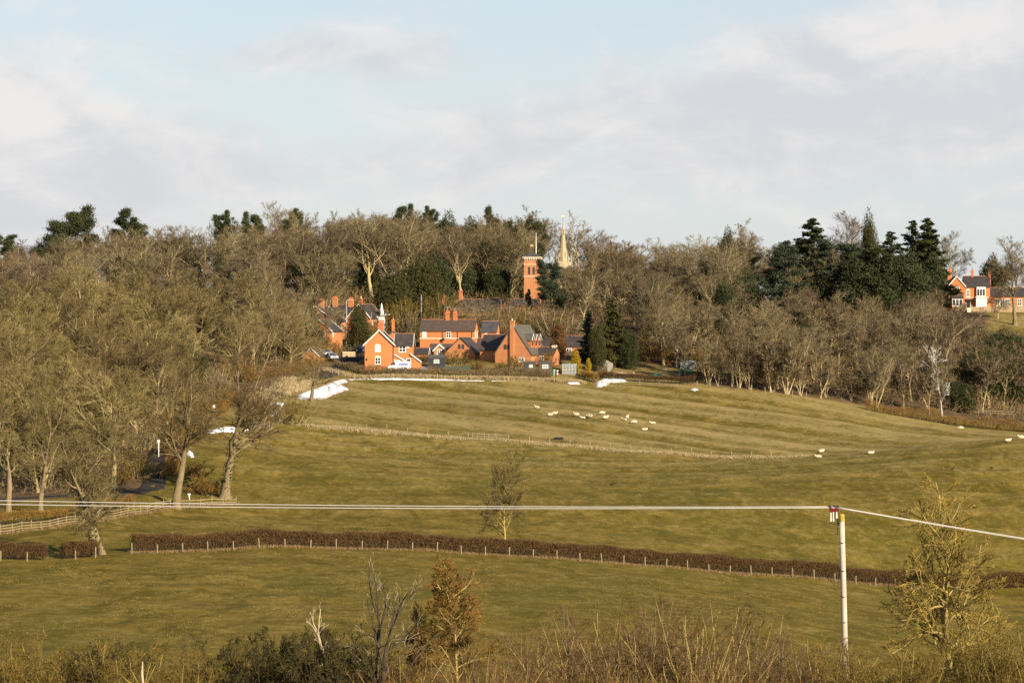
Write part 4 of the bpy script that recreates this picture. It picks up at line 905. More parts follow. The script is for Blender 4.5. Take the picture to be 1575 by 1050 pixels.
fence('post-and-rail fence below the trimmed allotment hedge', [(925,596),(960,595.8),(1010,595.5),(1062,594.5)], 3.9, rails=(.35, .75), seed=9, height=.9)
fence('leaning stakes along the wood edge right of the allotments', [(1072,596),(1120,595.5),(1180,593),(1250,591)], 2.8, POSTP, seed=10, height=1.2, skip=lambda i: i % 4 == 2)
fence('row of stakes at the foot of the wood below the white birch', [(1395,588),(1430,587),(1465,585)], 1.3, POST, seed=11, height=1.2)
fence('pale rail fence in the meadow corner at the right edge', [(1505,600),(1530,600),(1570,600)], 2.4, POSTP, rails=(.6, 1.05), seed=12, mat='post_pale')
fence('rail fence on the bank above the lane, left of the cottage', [(398,598),(420,602),(440,606)], 2.0, POST, rails=(.5, .9), seed=13)

# field gate
g0 = G(379, 494); o = thing('field_gate', 'grey metal five-bar gate between the two sheep pastures by the lane', 'gate', g0)
e = G(412, 494)-g0
for h in (.25, .45, .66, .88, 1.12): MB().tube([Vector((0, 0, h)), e+Vector((0, 0, h))], .028, 5).build('bar', MATS['galvanised'], o)
for f in (0.0, .5, 1.0): MB().tube([e*f+Vector((0, .03, .15)), e*f+Vector((0, .03, 1.15))], .03, 5).build('upright', MATS['galvanised'], o)
MB().tube([Vector((0, -.03, 1.1)), e+Vector((0, -.03, .25))], .022, 5).build('brace', MATS['galvanised'], o)
for f in (-.06, 1.06): k = ob('gatepost', POSTP, o, e*f); k.scale = (1.5, 1.5, 1.25)
# water trough
o = thing('water_trough', 'long black water trough behind the wire fence', 'trough', hit(859, 676), .05)
MB().prism([(-.32,0),(.32,0),(.4,.38),(.34,.38),(.28,.08),(-.28,.08),(-.34,.38),(-.4,.38)], 'x', -.75, .75).build('basin', MATS['black_metal'], o)
for s in (-1, 1): MB().box(s*.75-.03, s*.75+.03, -.34, .34, 0, .36).build('end_plate', MATS['black_metal'], o)
# roadside marker posts
for px, d, h, lb in [(329, 500, 2.4, 'tall white marker post beside the lane above the snow'), (257, 478, 2.2, 'white road sign post behind the pale-trunked oak'), (244, 440, 2.6, 'white pole beside the lane at the dark bend'), (291, 404, .8, 'small white marker stone under the oaks')]:
    o = thing('marker_post', lb, 'post', G(px, d)); MB().tube([(0,0,-.1),(0,0,h*.8)], .09, 6).build('post', MATS['white_paint'], o)
    MB().box(-.2, .2, -.05, .05, h*.8, h).build('plate', MATS['white_paint'], o)

# ------------------------------------------------------------------ snow left in the lee of the hedges
def snow(label, pts, th, seed, n=26):
    rng = np.random.default_rng(seed); W = np.array([hit(px, py)[:2] for px, py in pts])
    lo, hi = W.min(0), W.max(0); st = max(.16, min((hi-lo).max()/110, .35))
    xs = np.arange(lo[0]-.6, hi[0]+.6, st); ys = np.arange(lo[1]-.6, hi[1]+.6, st*1.0); XX, YY = np.meshgrid(xs, ys); Q = np.stack([XX.ravel(), YY.ravel()], -1)
    inside = np.zeros(len(Q), bool); dist = np.full(len(Q), 1e9)
    for a, b in zip(W, np.roll(W, -1, 0)):
        c = ((a[1] > Q[:, 1]) != (b[1] > Q[:, 1])); den = b[1]-a[1] if abs(b[1]-a[1]) > 1e-9 else 1e-9
        inside ^= c & (Q[:, 0] < (b[0]-a[0])*(Q[:, 1]-a[1])/den+a[0])
        ab = b-a; t = np.clip(((Q-a)@ab)/(ab@ab+1e-9), 0, 1); dist = np.minimum(dist, np.linalg.norm(Q-a-t[:, None]*ab, axis=1))
    sd = np.where(inside, dist, -dist)+.10*np.sin(Q[:, 0]*1.9+seed)*np.sin(Q[:, 1]*1.3)+.10*np.sin(Q[:, 0]*5.3)*np.cos(Q[:, 1]*4.1)
    z = ground(Q[:, 0], Q[:, 1])+np.where(sd > -.5, th*np.clip(sd/.5, -.5, 1)*(1+.25*np.sin(Q[:, 0]*.9)), -.3)
    m, k = XX.shape; i = (np.arange(m-1)[:, None]*k+np.arange(k-1)[None]).ravel(); qd = np.stack([i, i+1, i+k+1, i+k], -1)
    qd = qd[(sd[qd] > -.5).any(1)]; us, inv = np.unique(qd, return_inverse=True)
    o = ob('snow', mk('snow', np.concatenate([Q, z[:, None]], -1)[us], quads=inv.reshape(-1, 4), mats=MATS['snow'], smooth=True)); return tag(o, label, kind='stuff')
snow('bright patch of lying snow below the leaning hedgerow tree', [(460,607),(476,600),(498,593),(512,586),(532,583),(536,588),(524,592),(538,599),(516,606),(494,614),(470,616),(456,614)], .16, 1)
snow('thin line of snow along the foot of the cottage hedge', [(532,582.5),(575,581.5),(625,582),(660,583),(720,584.6),(778,585.4),(778,586.2),(715,586),(650,585),(600,584.8),(560,583.4),(532,583.6)], .12, 2)
snow('snow drift in the hedge corner by the allotments', [(918,588),(930,582),(950,583),(966,587.5),(940,588.5),(932,594),(917,596)], .3, 3)
snow('snow patch under the lane hedge between the two oaks', [(282,681),(291,668),(305,662),(340,659),(384,660),(378,662.5),(345,664),(312,667),(309,675),(288,682)], .3, 4)
snow('small snow patches on the lane verge behind the first oak', [(281,690),(289,687),(294,694),(299,703),(294,704),(286,698)], .25, 5)
snow('curved scrap of snow above the field gate', [(410,640),(424,634),(430,624),(412,622),(416,620),(436,620),(434,630),(422,640)], .25, 6)
snow('small snow scraps below the end of the allotment hedge', [(1062,599.5),(1068,597),(1074,599.5),(1068,601.5)], .2, 7)
snow('thin snow behind the netting fence left of the hedge corner', [(872,588),(890,587.5),(892,591),(876,591)], .2, 8)

# ------------------------------------------------------------------ sheep and crows
def skin_mesh(name, joints, edges, mats, matf, sub=2):
    me = bpy.data.meshes.new(name+'_cage'); me.from_pydata([j[0] for j in joints], edges, []); o = bpy.data.objects.new(name+'_cage', me); C.objects.link(o)
    sk = o.modifiers.new('s', 'SKIN'); o.modifiers.new('d', 'SUBSURF').levels = sub
    for v, j in zip(me.skin_vertices[0].data, joints): v.radius = (j[1], j[1]) if not isinstance(j[1], tuple) else j[1]
    me.skin_vertices[0].data[0].use_root = True
    dg = bpy.context.evaluated_depsgraph_get(); m2 = bpy.data.meshes.new_from_object(o.evaluated_get(dg)); m2.name = name
    bpy.data.objects.remove(o); bpy.data.meshes.remove(me)
    m2.materials.clear()
    for m in mats: m2.materials.append(MATS[m])
    for p in m2.polygons: p.material_index = matf(p.center); p.use_smooth = True
    return m2
def sheep_mesh(name, graze=False, lying=False):
    z = .30 if lying else .62
    J = [((0, 0, z), .27), ((.30, 0, z+.02), .29), ((.52, 0, z), .22), ((-.32, 0, z-.01), .28), ((-.50, 0, z), .20), ((-.62, 0, z-.06), .07)]
    E = [(0, 1), (1, 2), (0, 3), (3, 4), (4, 5)]
    if graze: J += [((.72, 0, z-.16), .13), ((.86, 0, z-.38), .09), ((.95, 0, z-.53), .055)]
    else: J += [((.68, 0, z+.22), .12), ((.80, 0, z+.34), .10), ((.97, 0, z+.27), .055)]
    E += [(2, 6), (6, 7), (7, 8)]
    hx, hz = J[7][0][0], J[7][0][2]
    for s in (-1, 1): J.append(((hx-.05, s*.15, hz+.07), .025)); E.append((7, len(J)-1))
    if not lying:
        for a, x in ((1, .34), (3, -.34)):
            for s in (-1, 1):
                J += [((x, s*.15, .34), .075), ((x+.02, s*.15, .17), .04), ((x, s*.15, .02), .045)]; n = len(J); E += [(a, n-3), (n-3, n-2), (n-2, n-1)]
    def mf(c):
        if c.z < .27 and not lying and abs(c.y) > .05 and abs(c.x) < .6: return 1
        if graze: return 1 if c.x > .78 and c.z < z-.2 else 0
        return 1 if c.x > .74 and c.z > z+.16 else 0
    return skin_mesh(name, J, E, ['wool', 'sheep_face'], mf)
SM = {'s': sheep_mesh('sheep'), 'g': sheep_mesh('sheep', graze=True), 'l': sheep_mesh('sheep', lying=True)}
SHP = [(826,629.5,'s',2.6,'black-faced sheep furthest left and highest of the flock'), (846,639,'l',.3,'left of the two sheep lying side by side'), (853,637,'l',.5,'right of the two sheep lying side by side'),
  (887,640.5,'s',2.9,'sheep at the left end of the tight middle bunch'), (896.5,644,'l',2.7,'dark-faced sheep lowest in the tight middle bunch'), (903.5,641.5,'l',1.0,'sheep at the back of the tight middle bunch'), (907,643,'s',-.5,'sheep at the right end of the tight middle bunch'),
  (927,638,'g',3.4,'lone sheep standing above the other sheep right of the bunch'), (931,645,'s',.3,'sheep with raised dark head just below the lone standing sheep'), (960.5,647,'l',2.4,'lower of the two overlapping sheep'), (964.5,644.5,'s',1.1,'upper of the two overlapping sheep'),
  (976,652,'g',3.3,'sheep grazing right of the overlapping pair'), (1004,652,'l',3.1,'furthest right sheep of the main flock'), (991,662,'l',.1,'lowest sheep of the main flock, lying down'),
  (1259,704,'l',3.0,'sheep lying on the crest at the end of the wire fence'), (1263,697,'s',.4,'sheep standing behind the one lying at the fence end'), (1339,698,'l',.2,'small lone sheep lying on the crest'), (1478,661,'g',3.0,'sheep grazing close under the wood edge'), (1550,679,'l',.3,'sheep on the skyline crest near the right edge'), (1571,676,'s',2.9,'sheep cut by the right edge of the picture')]
for px, py, k, a, lb in SHP:
    o = ob('sheep', SM[k], None, hit(px, py, 420, 640)); o.rotation_euler = (0, 0, a); o.scale = (.84,)*3; tag(o, lb, 'sheep', 'sheep on the far pasture')
CROW = skin_mesh('crow', [((0,0,.16),.09),((.12,0,.20),.07),((.19,0,.27),.05),((.28,0,.26),.015),((-.16,0,.12),.05),((-.30,0,.08),.03),((.02,.05,.02),.012),((.02,-.05,.02),.012)], [(0,1),(1,2),(2,3),(0,4),(4,5),(0,6),(0,7)], ['feather'], lambda c: 0, 1)
for px, py, a, lb in [(1466,722,.8,'black crow on the right-hand slope, left of two'), (1525,721,2.6,'black crow on the right-hand slope, right of two'), (942,746,.3,'black crow alone in the middle of the near pasture')]:
    o = ob('crow', CROW, None, hit(px, py, 380, 500)); o.rotation_euler = (0, 0, a); o.scale = (1.3,)*3; tag(o, lb, 'crow', 'crows on the pasture')

# ------------------------------------------------------------------ tussocks and straw
def tufts(name, label, n, pick, h, mat, seed, nb=5, w=.03):
    rng = np.random.default_rng(seed); px, d = pick(rng, n); x = (px-787.5)/F*d; z = ground(x, d); k = len(x)
    c = np.repeat(np.stack([x, d, z], -1), nb, 0); o = rng.normal(0, .10, (k*nb, 3)); o[:, 2] = -.02
    dd = np.stack([rng.normal(0, .5, k*nb), rng.normal(0, .5, k*nb), np.ones(k*nb)], -1)
    V, T = blades(rng, c+o, dd, h*rng.uniform(.5, 1.2, k*nb), np.full(k*nb, w)); A = Acc(); A.add(V, T)
    return tag(ob(name, A.mesh(name, [mat])), label, kind='stuff')
def clump(lo_hi_d, freq, thr):
    def f(rng, n):
        d = rng.uniform(*lo_hi_d, n); px = rng.uniform(-40, 1620, n); x = (px-787.5)/F*d
        v = np.array([mnoise.noise((a*.16*freq, b*.11*freq, 3.)) for a, b in zip(x, d)])*2.2+.7*np.array([mnoise.noise((a*.7*freq, b*.45*freq, 9.)) for a, b in zip(x, d)])+rng.normal(0, .35, n)
        k = v > thr; return px[k], d[k]
    return f
tufts('dry_grass', 'pale dry grass tufts scattered over the near pasture', 30000, clump((222, 338), 1.0, .42), .15, 'straw_blade', 31, 5, .026)
tufts('grass', 'short green grass tufts over the near pasture', 24000, clump((222, 345), .7, -.1), .14, 'grass_blade', 32, 4, .035)
tufts('dry_grass', 'pale straw flecks over the middle pasture', 26000, clump((346, 480), .8, .45), .13, 'straw_blade', 38, 4, .035)
def along(pts, wd):
    def f(rng, n):
        c, L = path_of(pts, .5); u = rng.uniform(0, len(c)-1.001, n); i = u.astype(int); q = c[i]+(c[i+1]-c[i])*(u-i)[:, None]+rng.normal(0, wd, (n, 2))
        return q[:, 0]/q[:, 1]*F+787.5, q[:, 1]
    return f
tufts('straw_grass', 'bleached long grass along the wire fence of the sheep field', 7500, along([(470,501.5),(560,502.5),(700,501.5),(850,499.5),(1000,496.5),(1100,493.5),(1240,488.5)], .55), .55, 'straw_pale', 33, 5, .05)
tufts('straw_grass', 'bleached long grass along the top hedge of the sheep field', 3600, along([(500,600),(560,597.5),(640,597),(720,597.5),(800,597.5),(900,596)], .35), .75, 'straw_pale', 34, 5, .05)
tufts('straw_grass', 'straw-coloured grass on the lane bank above the field gate', 4200, along([(372,530),(400,545),(428,562),(470,585)], 1.6), .8, 'straw_pale', 35, 5, .06)
tufts('straw_grass', 'dead grass along the foot of the long clipped hedge', 5200, along([(203,330),(300,334),(420,337.8),(530,340.8),(640,343.8),(760,347.8),(880,351.8),(1050,359.8),(1200,366.8),(1320,371.8),(1450,378.8)], .35), .38, 'straw_brown', 36, 5, .04)
tufts('straw_grass', 'brown dead grass along the rail fence by the lane', 2400, along([(-20,350),(15,353),(71,361),(120,369),(173,378),(221,388),(266,396),(366,405)], .5), .45, 'straw_brown', 37, 5, .04)

def onsnow(pts):
    def f(rng, n):
        W = np.array([hit(px, py)[:2] for px, py in pts]); i = rng.integers(0, len(W), n); u = rng.uniform(0, 1, n)[:, None]; q = W[i]*(1-u)+W[(i+1) % len(W)]*u+rng.normal(0, .45, (n, 2))
        return q[:, 0]/q[:, 1]*F+787.5, q[:, 1]
    return f
tufts('straw_grass', 'dead grass poking through the edges of the lying snow', 900, onsnow([(460,607),(476,600),(498,593),(512,586),(532,583),(536,588),(524,592),(538,599),(516,606),(494,614),(470,616),(456,614)]), .5, 'straw_brown', 39, 5, .04)
tufts('straw_grass', 'dead grass poking through the edges of the snow drift by the allotments', 260, onsnow([(918,588),(930,582),(950,583),(966,587.5),(940,588.5),(932,594),(917,596)]), .5, 'straw_brown', 40, 5, .04)
# ------------------------------------------------------------------ buildings
def gblock(root, x0, x1, y0, y1, ze, zr, axis='x', z0=-1.2, wall='brick', roof='slate', over=.25, verge=.18, barge=None, th=.16, ridge='ridge_tile', xr=None, zl=None):
    """a gabled block: wall and roof parts. axis = direction of the ridge; xr = ridge position; zl = second eaves height"""
    a0, a1 = (y0, y1) if axis == 'x' else (x0, x1); m = (a0+a1)/2 if xr is None else xr; ze2 = ze if zl is None else zl
    lo, hi = (x0, x1) if axis == 'x' else (y0, y1)
    MB().prism([(a0, z0), (a1, z0), (a1, ze2), (m, zr), (a0, ze)], axis, lo, hi).build('wall', MATS[wall], root)
    mb = MB(); s0 = (zr-ze)/(m-a0); s1 = (zr-ze2)/(a1-m); e = .03
    pr = [(a0-over, ze-over*s0+e), (m, zr+e), (a1+over, ze2-over*s1+e), (a1+over, ze2-over*s1+e+th), (m, zr+e+th*1.15), (a0-over, ze-over*s0+e+th)]
    mb.prism([pr[0], pr[1], pr[4], pr[5]], axis, lo-verge, hi+verge); mb.prism([pr[1], pr[2], pr[3], pr[4]], axis, lo-verge, hi+verge)
    rf = mb.build('roof', MATS[roof], root)
    if ridge:
        a = (lo-verge, m, zr+th*1.3) if axis == 'x' else (m, lo-verge, zr+th*1.3); b = (hi+verge, m, zr+th*1.3) if axis == 'x' else (m, hi+verge, zr+th*1.3)
        MB().tube([a, b], .07, 6).build('ridge', MATS[ridge], rf)
    if barge:
        for end, t in ((0, lo-verge-.05), (1, hi+verge)):
            if barge != 'both' and end: continue
            for p, q in ((pr[0], pr[1]), (pr[1], pr[2])):
                d = .24
                MB().prism([(p[0], p[1]-.06), (q[0], q[1]-.06), (q[0], q[1]+d), (p[0], p[1]+d)], axis, t, t+.05).build('bargeboard', MATS['white_paint'], rf)
    return rf
def opening(root, face, u, z, w, h, at, style='casement', arch=False):
    """window or door set on a wall: face 'f' looks to -y, 'r' to +x, 'l' to -x; at = wall plane"""
    def pt(a, b, out):   # a along the wall, b up
        return {'f': (a, at-out, b), 'r': (at+out, a, b), 'l': (at-out, a, b)}[face]
    def slab(mb, a0, a1, b0, b1, o0, o1, mi=0):
        p = [pt(a, b, o) for o in (o0, o1) for a, b in ((a0,b0),(a1,b0),(a1,b1),(a0,b1))]
        mb.poly(p, [(0,1,2,3),(7,6,5,4),(0,4,5,1),(1,5,6,2),(2,6,7,3),(3,7,4,0)], mi)
    nm = 'door' if style.startswith('door') else 'window'
    t = .12 if w > .9 else .09
    if style == 'blind':
        mb = MB(); slab(mb, u, u+w, z, z+h, -.05, .04); wd = mb.build(nm, MATS['blind'], root)
    else:
        mb = MB()
        slab(mb, u, u+t, z, z+h, -.05, .06); slab(mb, u+w-t, u+w, z, z+h, -.05, .06); slab(mb, u+t, u+w-t, z+h-t, z+h, -.05, .06); slab(mb, u+t, u+w-t, z, z+t, -.05, .06)
        if style == 'casement':
            slab(mb, u+w/2-t*.45, u+w/2+t*.45, z+t, z+h-t, -.05, .055); slab(mb, u+t, u+w/2-t*.45, z+h*.52-.04, z+h*.52+.04, -.05, .05); slab(mb, u+w/2+t*.45, u+w-t, z+h*.52-.04, z+h*.52+.04, -.05, .05)
        elif style == 'triple':
            for k in (1, 2): slab(mb, u+w*k/3-t*.45, u+w*k/3+t*.45, z+t, z+h-t, -.05, .055)
        wd = mb.build(nm, MATS['dark_door' if style == 'door_solid' else 'white_paint'], root)
        mb = MB(); slab(mb, u+t*.6, u+w-t*.6, z+t*.6, z+h-t*.6, -.04, .015); mb.build('pane', MATS['dark_door' if style == 'door_solid' else 'glass'], wd)
    mb = MB(); slab(mb, u-.08, u+w+.08, z-.1, z-.002, -.05, .12); 
    if nm == 'window': mb.build('sill', MATS['cream_stone'], wd)
    if arch:
        mb = MB(); n = 8; p = [pt(u+w/2-math.cos(math.pi*k/n)*w/2, z+h+.002+math.sin(math.pi*k/n)*w*.3, .05) for k in range(n+1)]; q = [pt(u+w/2-math.cos(math.pi*k/n)*w/2, z+h+.002+math.sin(math.pi*k/n)*w*.3, -.05) for k in range(n+1)]
        mb.poly(p+q, [tuple(range(n+1)), tuple(range(2*n+1, n, -1))]+[(k, k+1, n+2+k, n+1+k) for k in range(n)]+[(n, 0, n+1, 2*n+1)]); mb.build('arch', MATS['cream_stone'], wd)
    return wd
def chimney(root, x, y, z0, z1, w=.7, d=.6, pots=2, mat='brick', pot='pot_clay', ph=.5, aerial=0):
    c = MB().box(x-w/2, x+w/2, y-d/2, y+d/2, z0, z1-.3).box(x-w/2-.09, x+w/2+.09, y-d/2-.09, y+d/2+.09, z1-.298, z1-.12).box(x-w/2-.02, x+w/2+.02, y-d/2-.02, y+d/2+.02, z1-.118, z1).build('chimney', MATS[mat], root)
    for k in range(pots):
        px = x+(k-(pots-1)/2)*w/max(pots, 1)*.95; MB().tube([(px, y, z1), (px, y, z1+ph*.85), (px, y, z1+ph)], [.15, .12, .15], 8).build('pot', MATS[pot], c)
    if aerial:
        mb = MB().tube([(x, y, z1-.3), (x, y, z1+aerial)], .025, 4)
        mb.bar((x-.7, y, z1+aerial-.1), (x+.7, y, z1+aerial-.1), .04)
        for k in range(5): mb.bar((x-.6+.3*k, y-.25, z1+aerial-.1), (x-.6+.3*k, y+.25, z1+aerial-.1), .03)
        mb.build('aerial', MATS['galvanised'], c)
    return c
def house(name, label, px, py, d, rz=0.0, cat='house'):
    x, y, z = P(px, py, d); return thing(name, label, cat, (x, y, z), rz)
def box(root, nm, mat, *a): return MB().box(*a).build(nm, MATS[mat], root)

# --- front cottage with white bargeboards
h = house('brick_cottage', 'bright orange brick cottage with white bargeboards in front of the village', 561, 566.5, 602, R(-3))
gblock(h, 0, 6.0, 0, 7.5, 4.9, 7.75, 'y', wall='brick_bright', roof='slate', over=.35, verge=.3, barge='both')
gblock(h, 6.02, 9.5, 2.6, 7.2, 4.75, 7.0, 'x', wall='brick_bright', roof='slate', verge=.25, barge='both')
gblock(h, 2.6, 7.4, 9.0, 13, 5.2, 7.6, 'y', wall='brick', roof='slate_blue')
opening(h, 'f', 2.1, 3.45, 1.2, 1.25, 0, 'blind', arch=True); opening(h, 'f', 2.1, .85, 1.2, 1.45, 0, 'casement', arch=True)
opening(h, 'f', 6.8, 3.35, 1.45, 1.3, 2.6, 'casement')
opening(h, 'r', .6, .3, 1.0, 1.6, 6.0, 'casement')
# lean-to porch and side extension
MB().prism([(6.02,-1),(8.2,-1),(8.2,1.55),(6.02,2.95)], 'y', 1.4, 2.58).build('porch', MATS['brick_bright'], h)
MB().prism([(5.96,2.98),(8.45,1.42),(8.45,1.58),(5.96,3.14)], 'y', 1.2, 2.56).build('porch_roof', MATS['slate'], h)
MB().prism([(5.92,2.86),(8.5,1.25),(8.5,1.5),(5.92,3.12)], 'y', 1.12, 1.18).build('bargeboard', MATS['white_paint'], h)
opening(h, 'f', 6.15, .0, .95, 1.7, 1.4, 'door_glazed')
MB().prism([(9.52,-1),(11.2,-1),(11.2,1.55),(9.52,2.8)], 'y', 2.5, 6.5).build('side_extension', MATS['brick_bright'], h)
MB().prism([(9.25,2.98),(11.45,1.35),(11.45,1.52),(9.25,3.15)], 'y', 2.3, 6.6).build('extension_roof', MATS['slate'], h)
MB().prism([(9.2,2.9),(11.5,1.2),(11.5,1.46),(9.2,3.15)], 'y', 2.22, 2.28).build('bargeboard', MATS['white_paint'], h)
opening(h, 'f', 8.35, -.1, 1.0, 2.15, 2.6, 'door_glazed')
chimney(h, 3.0, 3.4, 6.6, 9.4, 1.15, .8, 2, 'brick_red', aerial=0); chimney(h, 5.0, 9.4, 5, 10.1, .55, .9, 1, 'brick')
box(h, 'wall_box', 'white_paint', 8.4, 8.95, 2.45, 2.58, 4.15, 4.45); box(h, 'wall_lamp', 'black_metal', .35, .55, -.2, -.01, 1.7, 2.05)
MB().tube([(5.9,-.08,0),(5.9,-.08,4.6)], .05, 5).build('drainpipe', MATS['black_metal'], h)

# --- long brick house
h = house('long_brick_house', 'long two-storey brick house with pale stone band and slate roof behind the cottage', 646, 541, 640, R(-8))
gblock(h, 0, 12.0, 0, 6.2, 4.65, 6.9, 'x', wall='brick_bright', roof='tile_brown')
box(h, 'stone_band', 'cream_stone', -.03, 12.03, -.04, 0, 2.85, 3.08)
opening(h, 'f', .5, 3.15, .95, 1.35, 0, 'blind'); opening(h, 'f', 5.8, 3.05, 1.1, 1.35, 0, 'casement'); opening(h, 'f', 3.2, .6, 1.0, 1.3, 0, 'casement'); opening(h, 'f', 8.6, .6, 1.0, 1.3, 0, 'casement')
opening(h, 'r', 1.2, 3.1, .8, 1.4, 12.0, 'blind'); opening(h, 'r', 3.6, 3.1, .8, 1.4, 12.0, 'blind')
chimney(h, 5.6, 3.1, 6.4, 8.6, .85, .7, 3, 'brick_red', aerial=1.3); chimney(h, 7.3, 3.1, 6.4, 8.6, .85, .7, 3, 'brick_red', aerial=.9)
for x in (5.0, 8.3, 11.5): MB().tube([(x,-.08,-.4),(x,-.08,4.5)], .05, 5).build('drainpipe', MATS['black_metal'], h)
MB().tube([(5.2,-.1,2.55),(5.2,-.35,2.65)], .03, 4).build('dish_arm', MATS['black_metal'], h); MB().tube([(5.2,-.36,2.7),(5.2,-.46,2.74)], [.12,.36], 10).build('satellite_dish', MATS['black_metal'], h)
h = house('brick_annexe', 'brick annexe with blue slate roof joined to the right end of the long house', 738.5, 541, 643.5, R(-8))
gblock(h, .3, 3.6, 0, 5.6, 4.4, 6.6, 'x', wall='brick_bright', roof='slate_blue'); opening(h, 'f', .9, 3.0, .7, 1.1, 0, 'blind')
opening(h, 'r', 1.6, 3.0, .8, 1.1, 3.6, 'blind')
# --- low outbuildings
h = house('brick_outbuilding', 'low brick gable with two small dark windows before the long house', 685, 551, 626, R(-14))
gblock(h, 0, 6.6, 0, 8.0, 1.25, 4.35, 'y', wall='brick_soft', roof='slate', over=.3)
opening(h, 'f', 2.85, 2.05, .5, .95, 0, 'door_solid'); opening(h, 'f', 3.65, 2.05, .5, .95, 0, 'door_solid')
h = house('timber_porch_outbuilding', 'small brown-roofed outbuilding with a white-edged porch gable left of the low brick gable', 660, 551, 630, R(-5))
gblock(h, 0, 6.4, 1.2, 5, 1.6, 3.0, 'x', wall='brick_soft', roof='tile_brown')
gblock(h, 1.1, 3.5, -.6, 1.19, 1.7, 2.85, 'y', wall='brick_soft', roof='tile_brown', barge='both', ridge=None); opening(h, 'f', 1.75, .9, 1.1, 1.0, -.6, 'casement')
h = house('brick_garage', 'low slate-roofed brick garage between the cottage and the dark shed', 633, 556, 622, R(-3))
gblock(h, 0, 3.5, 0, 4, 1.65, 2.75, 'x', wall='brick', roof='slate', barge='both')
# --- steep schoolhouse gable
h = house('steep_gabled_schoolhouse', 'tall steep-gabled brick building with chimney up its front and dormers', 761.5, 559.5, 615, R(-19))
gblock(h, 0, 7.9, 0, 11, 2.2, 8.0, 'y', wall='brick_soft', roof='roof_grey', over=.3, verge=.12, ridge=None, th=.2)
box(h, 'chimney_breast', 'brick_soft', 3.4, 4.25, -.38, -.002, -1.2, 8.3)
chimney(h, 3.83, -.02, 7.6, 9.1, .85, .7, 1, 'brick_soft', 'pot_cream', .45)
opening(h, 'f', 2.0, 3.05, .55, 1.0, 0, 'door_solid'); opening(h, 'f', 2.72, 3.05, .45, 1.0, 0, 'door_solid'); opening(h, 'f', 5.2, .5, 1.3, .9, 0, 'casement')
for k, y in enumerate((2.2, 4.6, 7.0)):
    dm = MB().prism([(y,3.4),(y+1.5,3.4),(y+1.5,5.0),(y+.75,6.1),(y,5.0)], 'x', 4.6, 7.3).build('dormer', MATS['brick_red'], h)
    MB().prism([(y-.2,4.82),(y+.75,6.2),(y+.75,6.36),(y-.2,4.98)], 'x', 4.4, 7.5).prism([(y+.75,6.2),(y+1.7,4.82),(y+1.7,4.98),(y+.75,6.36)], 'x', 4.4, 7.5).build('dormer_roof', MATS['roof_grey'], dm)
    MB().bar((7.53,y-.2,4.9),(7.53,y+.75,6.28),.05,.09).bar((7.53,y+.75,6.28),(7.53,y+1.7,4.9),.05,.09).build('bargeboard', MATS['white_paint'], dm)
    MB().box(7.28,7.33,y+.3,y+1.2,3.9,4.9).build('pane', MATS['glass'], dm)
gblock(h, 7.92, 11.5, 4.5, 8.5, 2.0, 3.4, 'x', wall='brick_soft', roof='slate', ridge='ridge_tile'); opening(h, 'f', 8.3, .4, 1.0, 1.3, 4.5, 'casement')
chimney(h, 11.0, 6.5, 2.2, 3.9, .85, .7, 0, 'cream_stone')
gblock(h, -4.6, -.02, 3.5, 9.5, 3.0, 6.0, 'x', wall='brick_soft', roof='slate')
h = house('slate_hall', 'long low slate roof behind the rusty cypress', 822, 550, 640, R(-4))
gblock(h, 0, 17.5, 0, 7, 2.4, 4.6, 'x', wall='brick_soft', roof='slate')
for x in (1.2, 6.5, 12): opening(h, 'f', x, .9, 1.6, 1.2, 0, 'triple')
h = house('slate_outhouse', 'slate-roofed outhouse with a skylight in front of the annexe', 733, 549, 632, R(-8))
gblock(h, 0, 3.4, 0, 5, 2.0, 3.9, 'x', wall='brick', roof='tile_brown'); MB().box(1.0,1.9,.3,1.0,2.45,2.52).build('skylight', MATS['glasshouse'], h)

# --- houses further up the street
def simple(name, label, px, py, d, w, dep, ze, zr, axis='y', rz=0, wall='brick', roof='slate', wins=(), chs=(), barge=None, **k):
    h = house(name, label, px, py, d, rz); gblock(h, 0, w, 0, dep, ze, zr, axis, wall=wall, roof=roof, barge=barge, **k)
    for f, u, z, ww, hh, at, st in wins: opening(h, f, u, z, ww, hh, at, st)
    for c in chs: chimney(h, *c)
    return h
simple('brick_terrace', 'big plain brick gable high above the lane, with chimney on the ridge', 454, 528, 656, 9.4, 8, 5.0, 8.3, 'y', R(-16), 'brick_soft', 'slate', [('r',.8,3.0,.9,1.5,9.4,'casement'),('r',4,3.0,.9,1.5,9.4,'casement'),('f',7.0,1.0,.9,1.3,0,'casement')], [(5.2,3,7.6,9.6,1.1,.7,3,'brick_soft')], 'both')
simple('brick_terrace', 'lower brick terrace house below the big gable with narrow white windows', 470, 546, 634, 6.0, 7, 5.2, 7.6, 'y', R(-16), 'brick', 'slate', [('f',3.7,4.0,.8,1.2,0,'casement'),('r',.6,4.0,.7,1.2,6.0,'blind'),('f',3.6,1.0,.8,1.3,0,'casement')], [], 'both')
simple('brick_terrace', 'brick terrace with tall chimneys behind the big gable', 503, 518, 668, 8.0, 7, 4.8, 7.2, 'x', R(-14), 'brick_red', 'slate', [], [(1.0,3,6.4,8.9,1.1,.7,3,'brick_soft'),(4.8,3,6.4,8.6,1.2,.7,3,'brick')], None)
simple('brick_terrace', 'brick house gable with lamp-post before it, left of the white house', 534, 520, 662, 5.6, 8, 4.6, 7.6, 'y', R(-20), 'brick_soft', 'slate', [('r',1,2.9,.8,1.2,5.6,'blind')], [(2.8,1.4,7.2,9.0,.6,.6,1,'brick_red','pot_cream')], 'both')
